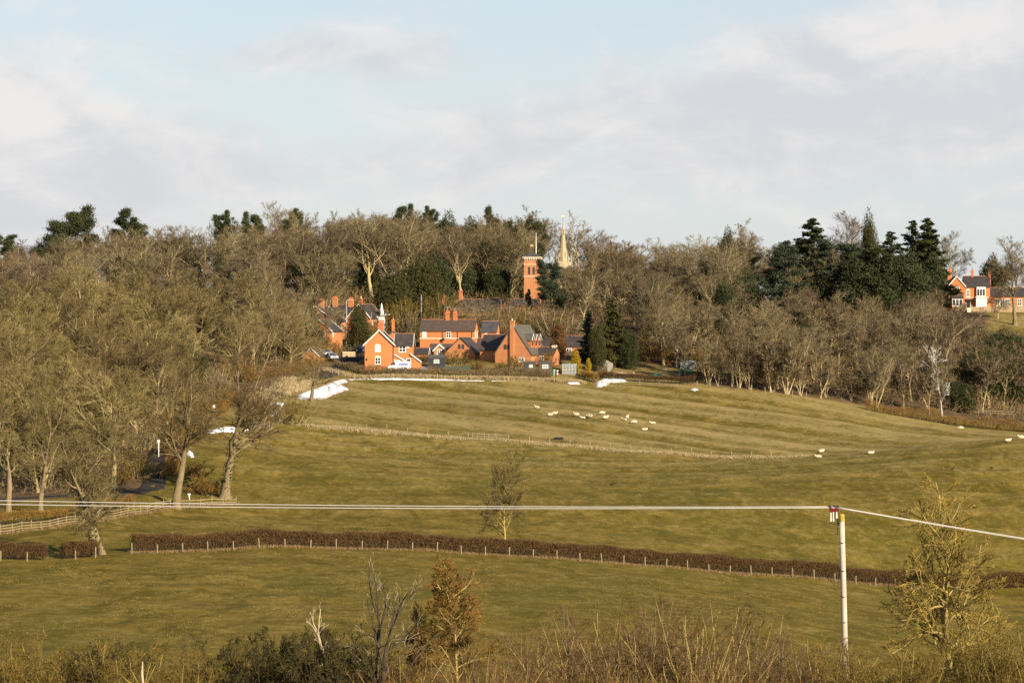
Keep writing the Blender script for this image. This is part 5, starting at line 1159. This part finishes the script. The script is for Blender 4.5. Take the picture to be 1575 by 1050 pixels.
simple('brick_cottage', 'small brick house with white porch gable at the lane bend, half hidden by branches', 466, 570, 604, 3.4, 6, 3.0, 4.6, 'y', R(-10), 'brick', 'slate', [('f',1.2,.7,.9,1.2,0,'casement')], [], 'both')
simple('brick_cottage', 'brick house glimpsed through the branches left of the terraces', 388, 528, 642, 7.5, 6, 3.6, 5.6, 'x', R(-4), 'brick_red', 'slate', [('f',4.5,1.6,.9,1.2,0,'casement'),('f',6.2,1.6,.8,1.2,0,'blind')], [(1.5,3,5,6.8)], None)
simple('brick_cottage', 'brick house with red chimney pots behind the dark green conifer', 436, 512, 660, 6.0, 6, 4.2, 6.6, 'y', R(-10), 'brick', 'slate', [('f',.8,2.4,.9,1.2,0,'blind')], [(1.6,3,5.6,7.4,1.0,.7,2,'brick_red'),(4.6,3,5.6,7.6,1.0,.7,2,'brick_red')], None)
h = simple('white_house', 'white-rendered house with a pointed finial gable below the yews', 573, 512, 664, 2.6, 6, 4.0, 5.1, 'x', R(-6), 'render_white', 'slate_blue', [])
MB().tube([(2.1,-.1,4.0),(2.1,-.1,5.4),(2.1,-.1,6.8)], [.55,.42,.04], 4).build('finial', MATS['render_white'], h)
h = simple('slate_roofed_house', 'dark slate-roofed house with brick gables and chimneys below the brick tower', 704, 500, 690, 10.5, 8, 3.0, 6.0, 'x', R(-12), 'brick_soft', 'slate', [], [(-.2,4,3,8.3,.75,.7,1,'brick_red','pot_cream',.6)], None)
MB().box(5.6,6.8,1.6,2.2,4.25,4.3).build('skylight', MATS['white_paint'], h)
simple('brick_cottage', 'row of brick chimneys and roof beside the dark yews', 648, 498, 686, 5.8, 6, 2.6, 4.6, 'x', R(-6), 'brick_soft', 'slate', [], [(.8,3,4,6.0,.6,.6,1,'brick_red'),(2.6,3,4,6.9,1.2,.7,3,'brick_red'),(4.6,3,4,6.6,1.0,.7,2,'brick_red')], None)
h = simple('brick_cottage', 'small brick gable with satellite dish in front of the tower', 765, 499, 678, 3.4, 6, 1.9, 3.9, 'y', R(-24), 'brick_soft', 'slate', [], [(-.4,3,1.6,4.4,.4,.4,1,'brick_red','pot_clay',.4,1.4)], None)
MB().tube([(2.2,-.1,.9),(2.2,-.2,.95)], [.1,.32], 10).build('satellite_dish', MATS['white_paint'], h)
simple('red_brick_hall', 'red brick building at the foot of the tower behind black pine boughs', 787, 494, 696, 6.0, 6, 3.6, 5.2, 'x', R(-8), 'brick_red', 'slate', [('f',.8,1.6,.8,1.4,0,'casement'),('f',3.6,1.6,.8,1.4,0,'casement')])
simple('white_cottage', 'white-walled house showing through the trees at the left edge', -8, 462, 690, 3.6, 6, 2.4, 4.2, 'y', R(10), 'render_white', 'slate')
simple('brick_cottage', 'red brick house showing through the trees near the left edge', 33, 460, 692, 3.8, 5, 2.0, 3.4, 'x', R(5), 'brick_red', 'slate')

# --- brick tower
h = house('brick_tower', 'square orange brick tower with pyramid roof and bracketed cornice', 806, 492, 704, R(-6), 'tower')
T = 3.75; zt = (492-400)/F*704
box(h, 'shaft', 'brick_soft', 0, T, 0, T, -1.5, zt)
for z in (zt-1.1, zt-4.0): box(h, 'string_course', 'cream_stone', -.05, T+.05, -.05, T+.05, z, z+.16)
box(h, 'cornice', 'cream_stone', -.35, T+.35, -.35, T+.35, zt+.55, zt+.85); box(h, 'frieze', 'cream_stone', -.03, T+.03, -.03, T+.03, zt+.002, zt+.548)
for k in range(7):
    x = .1+k*(T-.45)/6
    box(h, 'bracket', 'cream_stone', x, x+.25, -.3, -.04, zt+.12, zt+.545); box(h, 'bracket', 'cream_stone', T+.04, T+.3, x, x+.25, zt+.12, zt+.545)
e = .5; za = zt+.855; MB().poly([(-e,-e,za),(T+e,-e,za),(T+e,T+e,za),(-e,T+e,za),(T/2,T/2,za+1.15),(-e,-e,za-.1+.005+.1)], [(0,1,4),(1,2,4),(2,3,4),(3,0,4),(3,2,1,0)]).build('roof', MATS['slate_blue'], h)
for x in (1.0, 2.1):
    opening(h, 'f', x, zt-3.4, .5, 1.75, 0, 'door_solid'); opening(h, 'r', x, zt-3.4, .5, 1.75, T, 'door_solid')
o = thing('flagpole', 'tall white flagpole rising from the roof of the brick tower', 'flagpole', P(824.5, 391, 706.5)); MB().tube([(0,0,-.8),(0,0,2.6),(0,0,5.0)], [.10,.09,.06], 6).build('pole', MATS['white_paint'], o); MB().tube([(0,0,5.0),(0,0,5.08),(0,0,5.16)], [.05,.1,.03], 6).build('cap', MATS['white_paint'], o)
o = thing('weathervane', 'small gilt weathervane above the tower roof left of the flagpole', 'weathervane', P(818.5, 388.5, 706)); MB().tube([(0,0,-.3),(0,0,1.7)], .04, 5).build('rod', MATS['black_metal'], o)
MB().poly([(-.45,0,1.45),(.25,0,1.45),(.3,0,1.85),(-.4,0,1.95),(-.45,.06,1.45),(.25,.06,1.45),(.3,.06,1.85),(-.4,.06,1.95)], [(0,1,2,3),(7,6,5,4),(0,4,5,1),(1,5,6,2),(2,6,7,3),(3,7,4,0)]).build('vane', MATS['gold_leaf'], o)
# --- church spire
d = 860; s = d/F; h = house('church_spire', 'pale golden stone church spire with weathervane rising among bare trees', 866, 418, d, R(12), 'church'); zz = lambda py: (418-py)*s
box(h, 'tower', 'spire_stone', -2.1, 2.1, -2.1, 2.1, -8, zz(403)); 
MB().tube([(0,0,zz(403)+.004),(0,0,zz(372)),(0,0,zz(341))], [1.5,.76,.05], 8).build('spire', MATS['spire_stone'], h)
for x, y in ((-1.95,-1.95),(1.95,-1.95),(1.95,1.95),(-1.95,1.95)): MB().tube([(x,y,zz(403)+.004),(x,y,zz(396)),(x,y,zz(388))], [.2,.17,.02], 4).build('pinnacle', MATS['spire_stone'], h)
for a in range(4):
    c, q = math.cos(a*math.pi/2+.39), math.sin(a*math.pi/2+.39)
    for pz, r in ((361, .50), (396, 1.3)): MB().tube([(c*r,q*r,zz(pz)),(c*r,q*r,zz(pz)+1.0),(c*r*.9,q*r*.9,zz(pz)+1.7)], [.17,.15,.02], 4).build('lucarne', MATS['spire_stone'], h)
MB().tube([(0,0,zz(341)),(0,0,zz(332))], .05, 5).build('rod', MATS['black_metal'], h); MB().box(-.45,.35,-.04,.04,zz(333.5),zz(331.5)).build('vane', MATS['gold_leaf'], h)

# --- mansion on the right
h = house('brick_mansion', 'orange brick mansion with white bay windows and slate roof on the right hilltop', 1459, 473.5, 722, R(-4))
k = 722/F
gblock(h, 0, 4.0, 0, 9, 5.4, 7.7, 'y', wall='brick', roof='slate', barge='both', over=.3); gblock(h, 4.02, 10.2, .8, 8.5, 5.2, 7.75, 'x', wall='brick', roof='slate')
gblock(h, 10.22, 20, 1.6, 8, 2.9, 4.9, 'x', wall='brick', roof='slate')
opening(h, 'f', 1.1, 3.75, 1.55, 1.5, 0, 'triple'); opening(h, 'f', 4.35, 2.75, .95, 1.7, .8, 'casement', arch=True)
box(h, 'stone_band', 'cream_stone', 4.03, 10.2, .74, .8, 2.5, 2.62)
b = MB().box(.8,3.4,-.9,-.002,-.5,2.3).build('bay', MATS['white_paint'], h); MB().prism([(-1.1,2.31),(.0,2.31),(.0,3.3)], 'x', .6, 3.6).build('bay_roof', MATS['slate'], b)
for x in (.95, 1.8, 2.65): MB().box(x,x+.6,-.93,-.89,.6,2.05).build('pane', MATS['glass'], b)
MB().box(.79,3.41,-.95,-.88,-.52,.4).build('bay_base', MATS['brick'], b)
b = MB().box(6.7,9.3,-.5,.798,-.5,2.55).build('bay', MATS['white_paint'], h); MB().box(6.5,9.5,-.7,.79,2.555,2.75).build('bay_cornice', MATS['cream_stone'], b)
for x in (6.85, 7.45, 8.05, 8.65): MB().box(x,x+.5,-.53,-.49,.7,2.2).build('pane', MATS['blind'], b)
MB().box(6.69,9.31,-.55,-.48,-.52,.3).build('bay_base', MATS['brick'], b)
b = MB().box(6.9,9.1,.2,.796,2.76,5.15).build('upper_bay', MATS['white_paint'], h)
for x in (7.05, 7.72, 8.4): MB().box(x,x+.5,.16,.205,3.0,4.6).build('pane', MATS['glass'], b)
MB().box(4.0,6.4,-.4,.78,2.0,2.15).build('porch_canopy', MATS['slate'], h); opening(h, 'f', 4.35, -.1, 1.1, 2.0, .8, 'door_glazed')
for x in (11.5, 12.8, 14.1, 17): opening(h, 'f', x, .5, 1.1, 1.75, 1.6, 'casement')
chimney(h, .6, 5, 6.2, 9.4, 1.0, .8, 2, 'brick'); chimney(h, 6.2, 4.6, 7, 9.4, .55, .6, 1, 'brick_red'); chimney(h, 10.4, 4.4, 5, 9.1, .6, .6, 1, 'brick_red')
o = thing('garden_wall', 'low brown stone terrace wall in front of the mansion', 'wall', P(1468, 479, 716), R(-3))
for a, b_ in ((0, 2.6), (4.2, 9.0), (10.2, 20)): MB().box(a, b_, 0, .4, -1.5, 1.2).build('wall', MATS['stone_wall'], o)
for x in (2.7, 4.0, 9.2, 10.0): box(o, 'pier', 'stone_wall', x-.01, x+.3, -.1, .5, -1.5, 1.6)
for j in range(4): box(o, 'step', 'cream_stone', 3.05, 3.95, -.3*j-.02, -.3*j+.27, -1.5, .9-.25*j)

# ------------------------------------------------------------------ sheds, glasshouses and garden things
def shed(name, label, px, d, w, dep, ze, zr, wall, roof, rz=0, axis='x', win=None, door=None):
    o = thing(name, label, 'shed', G(px, d), rz); gblock(o, 0, w, 0, dep, ze, zr, axis, z0=-.4, wall=wall, roof=roof, over=.12, verge=.1, ridge=None, th=.06)
    if win: opening(o, 'f', *win, 0, 'casement')
    if door: MB().box(door[0], door[0]+.8, -.05, -.002, 0, 1.8).build('door', MATS[door[1]], o)
    return o
shed('dark_shed', 'black-painted garden shed with small window right of the cottage', 658.5, 606, 3.4, 2.4, 2.05, 2.65, 'dark_paint', 'felt_roof', R(-2), win=(1.2, 1.05, 1.1, .7))
shed('brown_shed', 'left of the two dark brown garden sheds below the steep gable', 805, 604, 2.6, 2.0, 1.9, 2.25, 'creosote', 'felt_roof', 0, win=(1.2, 1.1, .7, .5), door=(.15, 'dark_door'))
shed('brown_shed', 'right of the two dark brown garden sheds below the steep gable', 829, 604, 2.7, 2.0, 1.95, 2.3, 'creosote', 'felt_roof', 0, win=(.7, 1.0, 1.2, .7))
shed('green_shed', 'green allotment shed with pale green roof at the hedge corner', 1044, 606, 3.2, 2.2, 1.5, 1.9, 'green_paint', 'green_felt', R(-4), door=(.3, 'black_metal'))
o = thing('tarpaulin_box', 'long low bin covered with a dark green tarpaulin beside the black shed', 'tarpaulin', G(681.5, 603.5)); MB().prism([(0,-.3),(5.6,-.3),(5.6,.55),(5.5,.9),(.12,.95),(0,.55)], 'y', 0, 1.6).build('cover', MATS['tarp_green'], o); MB().box(-.02,5.62,-.03,1.63,-.3,.18).build('bin', MATS['creosote'], o)
def glasshouse(label, px, d, w, dep, ze, zr, rz=0, axis='x', frame='white_paint', nb=5):
    o = thing('greenhouse', label, 'greenhouse', G(px, d), rz); t = .05
    a0, a1 = (0, dep) if axis == 'x' else (0, w); lo, hi = (0, w) if axis == 'x' else (0, dep); m = (a0+a1)/2
    MB().prism([(a0+.03,-.2),(a1-.03,-.2),(a1-.03,ze-.02),(m,zr-.03),(a0+.03,ze-.02)], axis, lo+.03, hi-.03).build('glazing', MATS['glasshouse'], o)
    q = (lambda a, l, z: (l, a, z)) if axis == 'x' else (lambda a, l, z: (a, l, z))
    for j in range(nb+1):
        l = lo+(hi-lo)*j/nb
        MB().bar(q(a0,l,-.1), q(a0,l,ze), t).bar(q(a0,l,ze), q(m,l,zr), t).bar(q(m,l,zr), q(a1,l,ze), t).bar(q(a1,l,ze), q(a1,l,-.1), t).build('glazing_bar', MATS[frame], o)
    for a, z in ((a0, ze), (a1, ze), (m, zr), (a0, .05), (a0, ze*.5)): MB().bar(q(a,lo-.03,z), q(a,hi+.03,z), t*1.3).build('rail', MATS[frame], o)
    for l in (lo, hi):
        for f in (.25, .5, .75): a = a0+(a1-a0)*f; MB().bar(q(a,l,-.1), q(a,l,ze+(zr-ze)*(1-abs(f-.5)*2)), t).build('gable_bar', MATS[frame], o)
    return o
glasshouse('small white-framed greenhouse in front of the golden cypress', 864.5, 603.5, 3.1, 2.2, 1.35, 2.15, frame='post_pale')
glasshouse('weathered summerhouse with glazed gable right of the golden cypresses', 918, 612, 2.4, 3.0, 1.6, 2.2, R(-24), 'y', 'old_wood')
glasshouse('old greenhouse roof showing behind the green allotment shed', 1047, 613, 3.2, 2.4, 1.9, 2.8, R(-8), frame='galvanised')
o = thing('water_butt', 'pale green water butt between the brown shed and the greenhouse', 'barrel', G(852, 602)); MB().tube([(0,0,-.1),(0,0,.4),(0,0,.8),(0,0,1.15)], [.32,.38,.38,.33], 12).build('barrel', MATS['butt_green'], o); MB().tube([(0,0,1.15),(0,0,1.22)], [.36,.34], 12).build('lid', MATS['butt_green'], o)
o = thing('pot_stack', 'stack of red and white plant pots beside the water butt', 'plant pots', G(857, 601.5))
for j in range(4): MB().tube([(0,0,.3*j),(0,0,.3*j+.28)], [.17,.24], 8).build('pot', MATS['pot_clay' if j % 2 == 0 else 'white_paint'], o)
o = thing('teal_cover', 'rounded teal cover over a heap on the allotment', 'cover', G(1010, 608))
MB().prism([(0.75*math.cos(math.pi*j/9), -.1+.95*math.sin(math.pi*j/9)) for j in range(10)], 'y', 0, 1.3).build('cover', MATS['tarp_teal'], o); MB().box(.85,1.15,0,.3,-.1,.8).build('end_board', MATS['blue_sheet'], o)
o = thing('compost_bin', 'wooden slatted compost bin left of the allotment', 'compost bin', G(944, 605))
for j in range(4): MB().box(0,1.9,-.03,.03,.1+.25*j,.3+.25*j).build('slat', MATS['old_wood'], o); MB().box(0,1.9,1.2,1.26,.1+.25*j,.3+.25*j).build('slat', MATS['old_wood'], o)
for x in (0, 1.84):
    for y in (.04, 1.13): MB().box(x, x+.06, y, y+.06, -.1, 1.15).build('post', MATS['old_wood'], o)
o = thing('cold_frame', 'pale open wooden frame on the allotment', 'cold frame', G(951, 604)); MB().prism([(0,0),(1.4,0),(1.4,1.1),(0,.8)], 'x', 0, 1.8).build('box', MATS['green_paint'], o); MB().prism([(-.02,.81),(1.42,1.11),(1.42,1.16),(-.02,.86)], 'x', -.04, 1.84).build('lid', MATS['old_wood'], o)
o = thing('bean_wigwam', 'small dark tent of canes on the allotment', 'canes', G(974, 606))
for j in range(6): a = j*math.pi/3; MB().tube([(.7*math.cos(a),.5*math.sin(a),-.1),(0,0,1.35)], .05, 4).build('cane', MATS['old_wood'], o)
MB().tube([(0,0,.0),(0,0,1.2)], [.55,.06], 6).build('netting', MATS['creosote'], o)
o = thing('allotment_post', 'tall post with pale bird box on the allotment', 'post', G(1024.5, 607)); MB().tube([(0,0,-.1),(0,0,1.7)], .1, 6).build('post', MATS['old_wood'], o); MB().box(-.16,.16,-.16,.16,1.7,2.0).build('box', MATS['white_paint'], o)
o = thing('blue_sheet', 'pale blue sheet over a heap beside the cottage extension', 'sheet', G(651, 604)); MB().prism([(-.8,-.1),(.8,-.1),(.7,.4),(.2,.65),(-.4,.5)], 'y', 0, 1.0).build('sheet', MATS['blue_sheet'], o)
o = thing('retaining_wall', 'low sunlit stone wall beside the lane left of the cottage', 'wall', P(527, 549, 618), R(38)); MB().box(0, 4.6, 0, .4, -1.0, 1.0).build('wall', MATS['stone_wall'], o); MB().box(-.05, 4.65, -.05, .45, 1.002, 1.1).build('coping', MATS['cream_stone'], o)
# street lamps and poles
for px, d, top, arm, mat, lb in [(571.5, 655, 480, 0, 'post_wood', 'pale wooden telegraph pole behind the front cottage'), (590.3, 648, 484, 1, 'galvanised', 'grey street lamp between the white house and the cottage chimney'), (533, 650, 462, 1, 'galvanised', 'tall grey street lamp above the brick terraces'), (213, 640, 452, 0, 'white_paint', 'thin white mast in the trees left of the village'), (648, 672, 452, 0, 'galvanised', 'grey pole left of the row of chimneys'), (626, 668, 465, 0, 'post_wood', 'short pole beside the dark yews')]:
    b = G(px, d); hh = (525-top)/F*d-b.z; o = thing('street_lamp' if arm else 'telegraph_pole', lb, 'lamp post' if arm else 'pole', b)
    MB().tube([(0,0,-.2),(0,0,hh)], [.13,.08], 6).build('pole', MATS[mat], o)
    if arm: MB().tube([(0,0,hh-.05),(.5,0,hh+.1),(1.0,0,hh+.08)], .05, 5).build('arm', MATS[mat], o); MB().box(.85,1.45,-.12,.12,hh-.02,hh+.12).build('lamp_head', MATS[mat], o)
# ------------------------------------------------------------------ vehicles
def vehicle(name, label, cat, loc, rz, prof, w, paint, glass, wheels, lights=True):
    """side profile (x,z) swept across the width with tucked-in roof edges"""
    o = thing(name, label, cat, loc, rz); n = len(prof); mb = MB(); zr = max(p[1] for p in prof)
    rows = [(-w/2, .0), (-w/2+.02, 1), (w/2-.02, 1), (w/2, .0)]
    pts = []
    for y, s in ((-w/2, .0), (-w*.32, 1.), (w*.32, 1.), (w/2, .0)):
        for x, z in prof: pts.append((x*(1-.01*(1-s)), y*(1-.13*max(0, (z-zr*.55))/(zr*.45)), z-(.06 if s == 0 and z > zr*.5 else 0)))
    f = [tuple(range(n))[::-1], tuple(range(3*n, 4*n))]
    for r in range(3): f += [(r*n+i, r*n+(i+1) % n, (r+1)*n+(i+1) % n, (r+1)*n+i) for i in range(n)]
    mb.poly(pts, f); mb.build('body', MATS[paint], o, smooth=False)
    for a, b, c, e in glass:
        for s in (-1, 1):
            yy = lambda z: s*(w/2*(1-.13*max(0, (z-zr*.55))/(zr*.45))+.012)
            MB().poly([(a,yy(c),c),(b,yy(c),c),(b-.06,yy(e),e),(a+.06,yy(e),e)], [(0,1,2,3)]).build('window', MATS['glass'], o)
    for x, r in wheels:
        for s in (-1, 1):
            wl = MB().tube([(x, s*(w/2-.22), r),(x, s*(w/2+.015), r)], r, 14).build('wheel', MATS['rubber'], o); MB().tube([(x, s*(w/2+.01), r),(x, s*(w/2+.03), r)], r*.58, 10).build('rim', MATS['galvanised'], wl)
    return o
VAN = [(0,.35),(4.6,.35),(4.65,.8),(4.4,1.0),(3.75,1.15),(3.2,1.85),(2.9,1.95),(.1,1.95),(0,1.8)]
v = vehicle('parked_van', 'white van with blue lettering parked in front of the cottage behind the hedge', 'van', G(631, 602.2), R(180), VAN, 1.8, 'car_white', [(3.05,3.7,1.15,1.7)], [(.9,.33),(3.7,.33)])
MB().poly([(3.5,-.78,1.25),(3.5,.78,1.25),(3.17,.68,1.84),(3.17,-.68,1.84)], [(0,1,2,3)]).build('windscreen', MATS['glass'], v)
mb = MB()      # blurred blue lettering: no word can be read in it
for k, (x, w_, z0, z1) in enumerate([(.45,.22,1.15,1.5),(.75,.26,1.15,1.48),(1.09,.16,1.18,1.5),(1.33,.26,1.15,1.5),(1.67,.2,1.15,1.46),(1.95,.26,1.15,1.5),(2.3,.14,1.15,1.4)]): mb.box(x, x+w_, .903, .909, z0, z1).box(x+.04, x+w_*.5, .9092, .911, z0-.06, z0+.1)
mb.build('lettering', MATS['lettering_blue'], v)
SUV = [(0,.35),(4.3,.35),(4.35,.85),(4.2,1.05),(3.2,1.1),(2.6,1.68),(2.3,1.72),(.2,1.7),(.02,1.1)]
CAR = [(0,.3),(4.1,.3),(4.15,.65),(3.9,.82),(3.0,.92),(2.35,1.42),(1.1,1.45),(.3,.98),(0,.85)]
def car(name, label, px, py, d, rz, prof, paint):
    x, y, z = P(px, py, d); z = max(z, ground(x, y)+.02); v = vehicle(name, label, 'car', (x, y, z), rz, prof, 1.75, paint, [(.9,2.3,1.0,1.36)] if prof is CAR else [(.3,1.3,1.1,1.55),(1.4,2.6,1.1,1.55)], [(.8,.32),(3.3,.32)])
    L = 4.13 if prof is CAR else 4.33
    for s in (-1, 1): MB().box(L-.02, L+.04, s*.6-.16, s*.6+.16, .55, .72).build('headlight', MATS['porcelain'], v)
    z0, z1, x0, x1 = (.93,1.38,2.99,2.42) if prof is CAR else (1.12,1.62,3.19,2.68)
    MB().poly([(x0+.03,-.7,z0),(x0+.03,.7,z0),(x1+.03,.6,z1),(x1+.03,-.6,z1)], [(0,1,2,3)]).build('windscreen', MATS['glass'], v)
    return v
car('parked_car', 'dark blue off-roader facing us on the lane left of the cottage', 558, 543, 624, R(-95), SUV, 'car_dark')
car('parked_car', 'silver car parked below the brick terrace, upper of two', 498, 556, 618, R(-70), CAR, 'car_silver')
car('parked_car', 'silver-blue car parked below the brick terrace, lower of two', 506, 561, 610, R(-70), CAR, 'car_silver')
# plinth of earth under the buildings is the ground itself
# ------------------------------------------------------------------ utility pole and wires
pz = (525-790)/F*125; b = G(1294.5, 125); o = thing('utility_pole', 'pale weathered wooden utility pole carrying the wires at lower right', 'utility pole', b); H = pz-b.z
PXm = F/125
tilt = -(1301-1294.5)/260/1.0
def polex(z): return (z-H)*tilt
MB().tube([(polex(z), 0, z) for z in (-.4, 2, 4, 6, H-.35)], [.135,.132,.128,.123,.118], 12).build('shaft', MATS['pole_wood'], o, smooth=True)
MB().tube([(polex(H-.348), 0, H-.348),(polex(H), 0, H-.02),(polex(H), 0, H)], [.12,.12,.09], 12).build('cap', MATS['moss_cap'], o)
MB().tube([(0,0,H-.37),(0,0,H-.33)], .127, 12).build('band', MATS['galvanised'], o)
MB().bar((-.18,0,H-.25),(-.18,0,H-.9),.03).bar((-.18,0,H-.2),(-.1,0,H-.5),.05).build('bracket', MATS['black_metal'], o)
for k, (x, z) in enumerate([(-.46,.10),(-.36,.10),(-.22,.10)]):
    t = z-.02-(.30 if k < 2 else .16)
    MB().tube([(x,-.04*k,H+z),(x,-.04*k,H+t)], .022, 6).tube([(x,-.04*k,H+t),(x,-.04*k,H+t-.10)], [.04,.03], 8).build('insulator', MATS['porcelain'], o)
MB().box(-.52,-.14,-.09,.05,H+.1,H+.24).build('clamp', MATS['red_clamp'], o); MB().box(-.54,-.44,-.08,.04,H+.2,H+.36).box(-.36,-.12,-.06,.05,H+.245,H+.36).build('clamp_top', MATS['black_metal'], o)
for j, rr_ in enumerate((1.2, 2.4, 3.5, 4.6, 5.6)): MB().tube([(polex(H-rr_)-.16,0,H-rr_),(polex(H-rr_),-.165,H-rr_-.03),(polex(H-rr_)+.16,0,H-rr_)], .012, 4).build('staple_wire', MATS['black_metal'], o)
bx, bz = b.x-.3, b.z+H+.29
def wire(label, pts, dy, r=.016):
    p0 = Vector(pts[0]); o = MB().tube([Vector(p)-p0+Vector((0, dy, 0)) for p in pts], r, 6).build('overhead_wire', MATS['wire_metal'], None, True, p0); return tag(o, label, 'wire', 'wires on the utility pole')
def span(x1, y1, z1, sag, n=28, dz0=0.0): return [(bx+(x1-bx)*t, 125+(y1-125)*t, bz+dz0*(1)+(z1-bz)*t-4*sag*t*(1-t)) for t in [i/n for i in range(n+1)]]
wire('upper overhead wire running from the pole to the left edge', span(-34, 126, -6.60, .18, dz0=.02), 0)
wire('lower overhead wire running from the pole to the left edge', span(-34, 124, -6.64, .18, dz0=-.02), -.06)
wire('upper overhead wire running from the pole to the right edge', span(34, 125, -10.2, .10, dz0=.02), 0)
wire('lower overhead wire running from the pole to the right edge', span(34, 124.6, -10.22, .10, dz0=-.005), -.05)

# ------------------------------------------------------------------ foreground trees and scrub
solo(bare(246, 9.8, .16, .20, .66, n=(26, 8, 7, 5, 2), spread=.34, ang=(.6, 1.2), up=(.05, .03, .02), gnarl=.08, wander=(.02, .13, .17), sh=.22, tw=.027, twl=.32, sides=(10, 7, 5, 4), mats=('bark_lichen', 'twig_lichen_lit')), 9.8, 'lichened_tree', 'yellow-lichened bare tree in the lower right corner', 'tree', 1457, 129, 10.6, .8, 1.15)
solo(bare(232, 6.6, .15, .10, .62, n=(7, 4, 2, 1, 0), spread=.5, ang=(.3, .8), up=(.08, .08, .06), gnarl=.05, wander=(.08, .12, .12), tw=.018, stems=2, sides=(8, 6, 5, 4), mats=('bark_dark', 'bark_bleached')), 6.6, 'dead_tree', 'dark dead tree with bleached branch ends at the bottom edge', 'dead tree', 592, 119, 6.5, 2.2)
solo(bare(233, 4.0, .04, .3, .7, n=(5, 3, 3, 2, 0), spread=.3, ang=(.3, .7), up=(.10, .08, .05), gnarl=.03, tw=.02, sides=(7, 5, 4, 4), lean=(-.7, 0), mats=('bark_bleached', 'bark_bleached')), 4.0, 'dead_branch', 'bleached dead branch leaning left out of the dark bush', 'branch', 535, 118, 4.6, 0)
solo(bare(234, 6.6, .06, .26, .78, n=(24, 8, 7, 6, 4), spread=.30, ang=(.6, 1.1), up=(.04, .02, .01), sh=.45, wander=(.012, .1, .15), tw=.016, sides=(8, 5, 4, 3), mats=('bark_lichen', 'twig_brown', 'leaf_rust'), leaf=.036, nleaf=9000), 6.6, 'alder_tree', 'slim tree with a rusty orange crown standing in the scrub', 'tree', 703, 121, 6.6, .2, 1.25)
solo(bare(205, 5.0, .06, .2, .7, n=(14, 7, 6, 5, 3), spread=.28, ang=(.5, 1.1), tw=.02, mats=('bark_lichen', 'twig_olive', 'leaf_rust'), leaf=.05, nleaf=3500), 5.0, 'alder_tree', 'smaller rusty sapling between the dead tree and the orange-crowned tree', 'tree', 640, 121, 4.6, .9, 1.0)
KF = dict(n=(8, 8, 6), tw=.018)
FB = [bush(211, 3.2, 3.4, 30, mats=('bark_lichen', 'twig_olive'), **KF), bush(212, 3.2, 3.2, 20, mats=('bark_dead', 'scrub_twig'), n=(6, 6, 5), tw=.015), bush(213, 3.2, 3.0, 20, mats=('bark_lichen', 'scrub_twig'), leaf=.04, nleaf=1500, n=(6, 6, 5), tw=.015),
      bush(214, 3.2, 3.8, 40, mats=('bark_dark', 'twig_dark'), leaf=.08, nleaf=9000, lmat='leaf_dark', **KF), bush(215, 4.2, 2.2, 14, n=(5, 5, 4), tw=.014, mats=('bark_lichen', 'scrub_twig'), up=.08)]
rr = random.Random(77)
NTH = ['first', 'second', 'third', 'fourth', 'fifth', 'sixth', 'seventh', 'eighth', 'ninth', 'tenth', 'eleventh', 'twelfth']
def row(k, xs, dr, tops, label, group, name='bush'):
    for i, px in enumerate(sorted(xs)):
        d = rr.uniform(*dr); b = G(px, d); top = tops[i % len(tops)]+rr.uniform(-6, 6); h = (525-top)/F*d-b.z
        place(FB[k], name, NTH[i]+' '+label, 'bush' if name == 'bush' else 'sapling', b, h/(4.2 if k == 4 else 3.2), rr.uniform(0, 6.28), group)
row(0, [8, 52, 96, 140, 185, 232, 280, 325], (116, 124), [985, 978, 990, 975, 992, 990, 1002, 1012], 'olive leafless bush from the left corner along the bottom edge', 'olive bushes at lower left')
row(3, [402, 448, 492, 528], (118, 121), [990, 966, 972, 992], 'dark bramble, counted from the left, in the clump beside the dead tree', 'dark brambles left of the dead tree')
row(3, [160, 200], (120, 124), [992, 996], 'dark bramble behind the olive bushes at lower left', 'dark brambles at lower left')
row(1, [745, 800, 850, 905, 955, 1000, 1050, 1100, 1150, 1200, 1250, 1290], (118, 128), [965, 972, 950, 935, 918, 922, 930, 940, 950, 970, 985, 992], 'brown leafless scrub bush from the orange-crowned tree towards the pole', 'brown scrub bushes')
row(2, [620, 668, 735, 780, 870, 940, 1030, 1120, 1230], (114, 119), [1000, 1005, 1000, 1010, 1005, 1000, 1008, 1005, 1015], 'russet bush with dead leaves along the bottom edge, from the dead tree', 'russet bushes at the bottom edge')
row(4, [822, 890, 985, 1085, 1140, 1170, 1265, 1060], (119, 124), [965, 940, 950, 930, 912, 935, 990, 965], 'thin yellow-stemmed sapling above the brown scrub, counted from the left', 'thin saplings in the scrub', 'sapling')
row(0, [1335, 1375, 1420, 1500, 1540, 1578], (116, 122), [990, 975, 985, 980, 965, 950], 'olive bush right of the pole at the lower right edge', 'olive bushes at lower right')
o = thing('broken_stem', 'broken pale stem sticking up at the bottom edge on the left', 'dead branch', G(219, 112)); hh = (525-1017)/F*112-o.location.z
MB().tube([(0.1,0,-.2),(.05,0,hh*.5),(-.02,0,hh*.8),(.01,0,hh)], [.06,.05,.055,.02], 7).build('stem', MATS['bark_bleached'], o, True)
for x, z in ((.5, .93), (-.45, .86), (.3, .97), (-.9, .8)): MB().tube([(x*.2,0,hh*.55),(x*.7,.1,hh*(z-.12)),(x,.1,hh*z)], [.035,.025,.01], 5).build('twig', MATS['twig_lichen_lit'], o, True)  # yellow of sun on these twigs is put into their colour
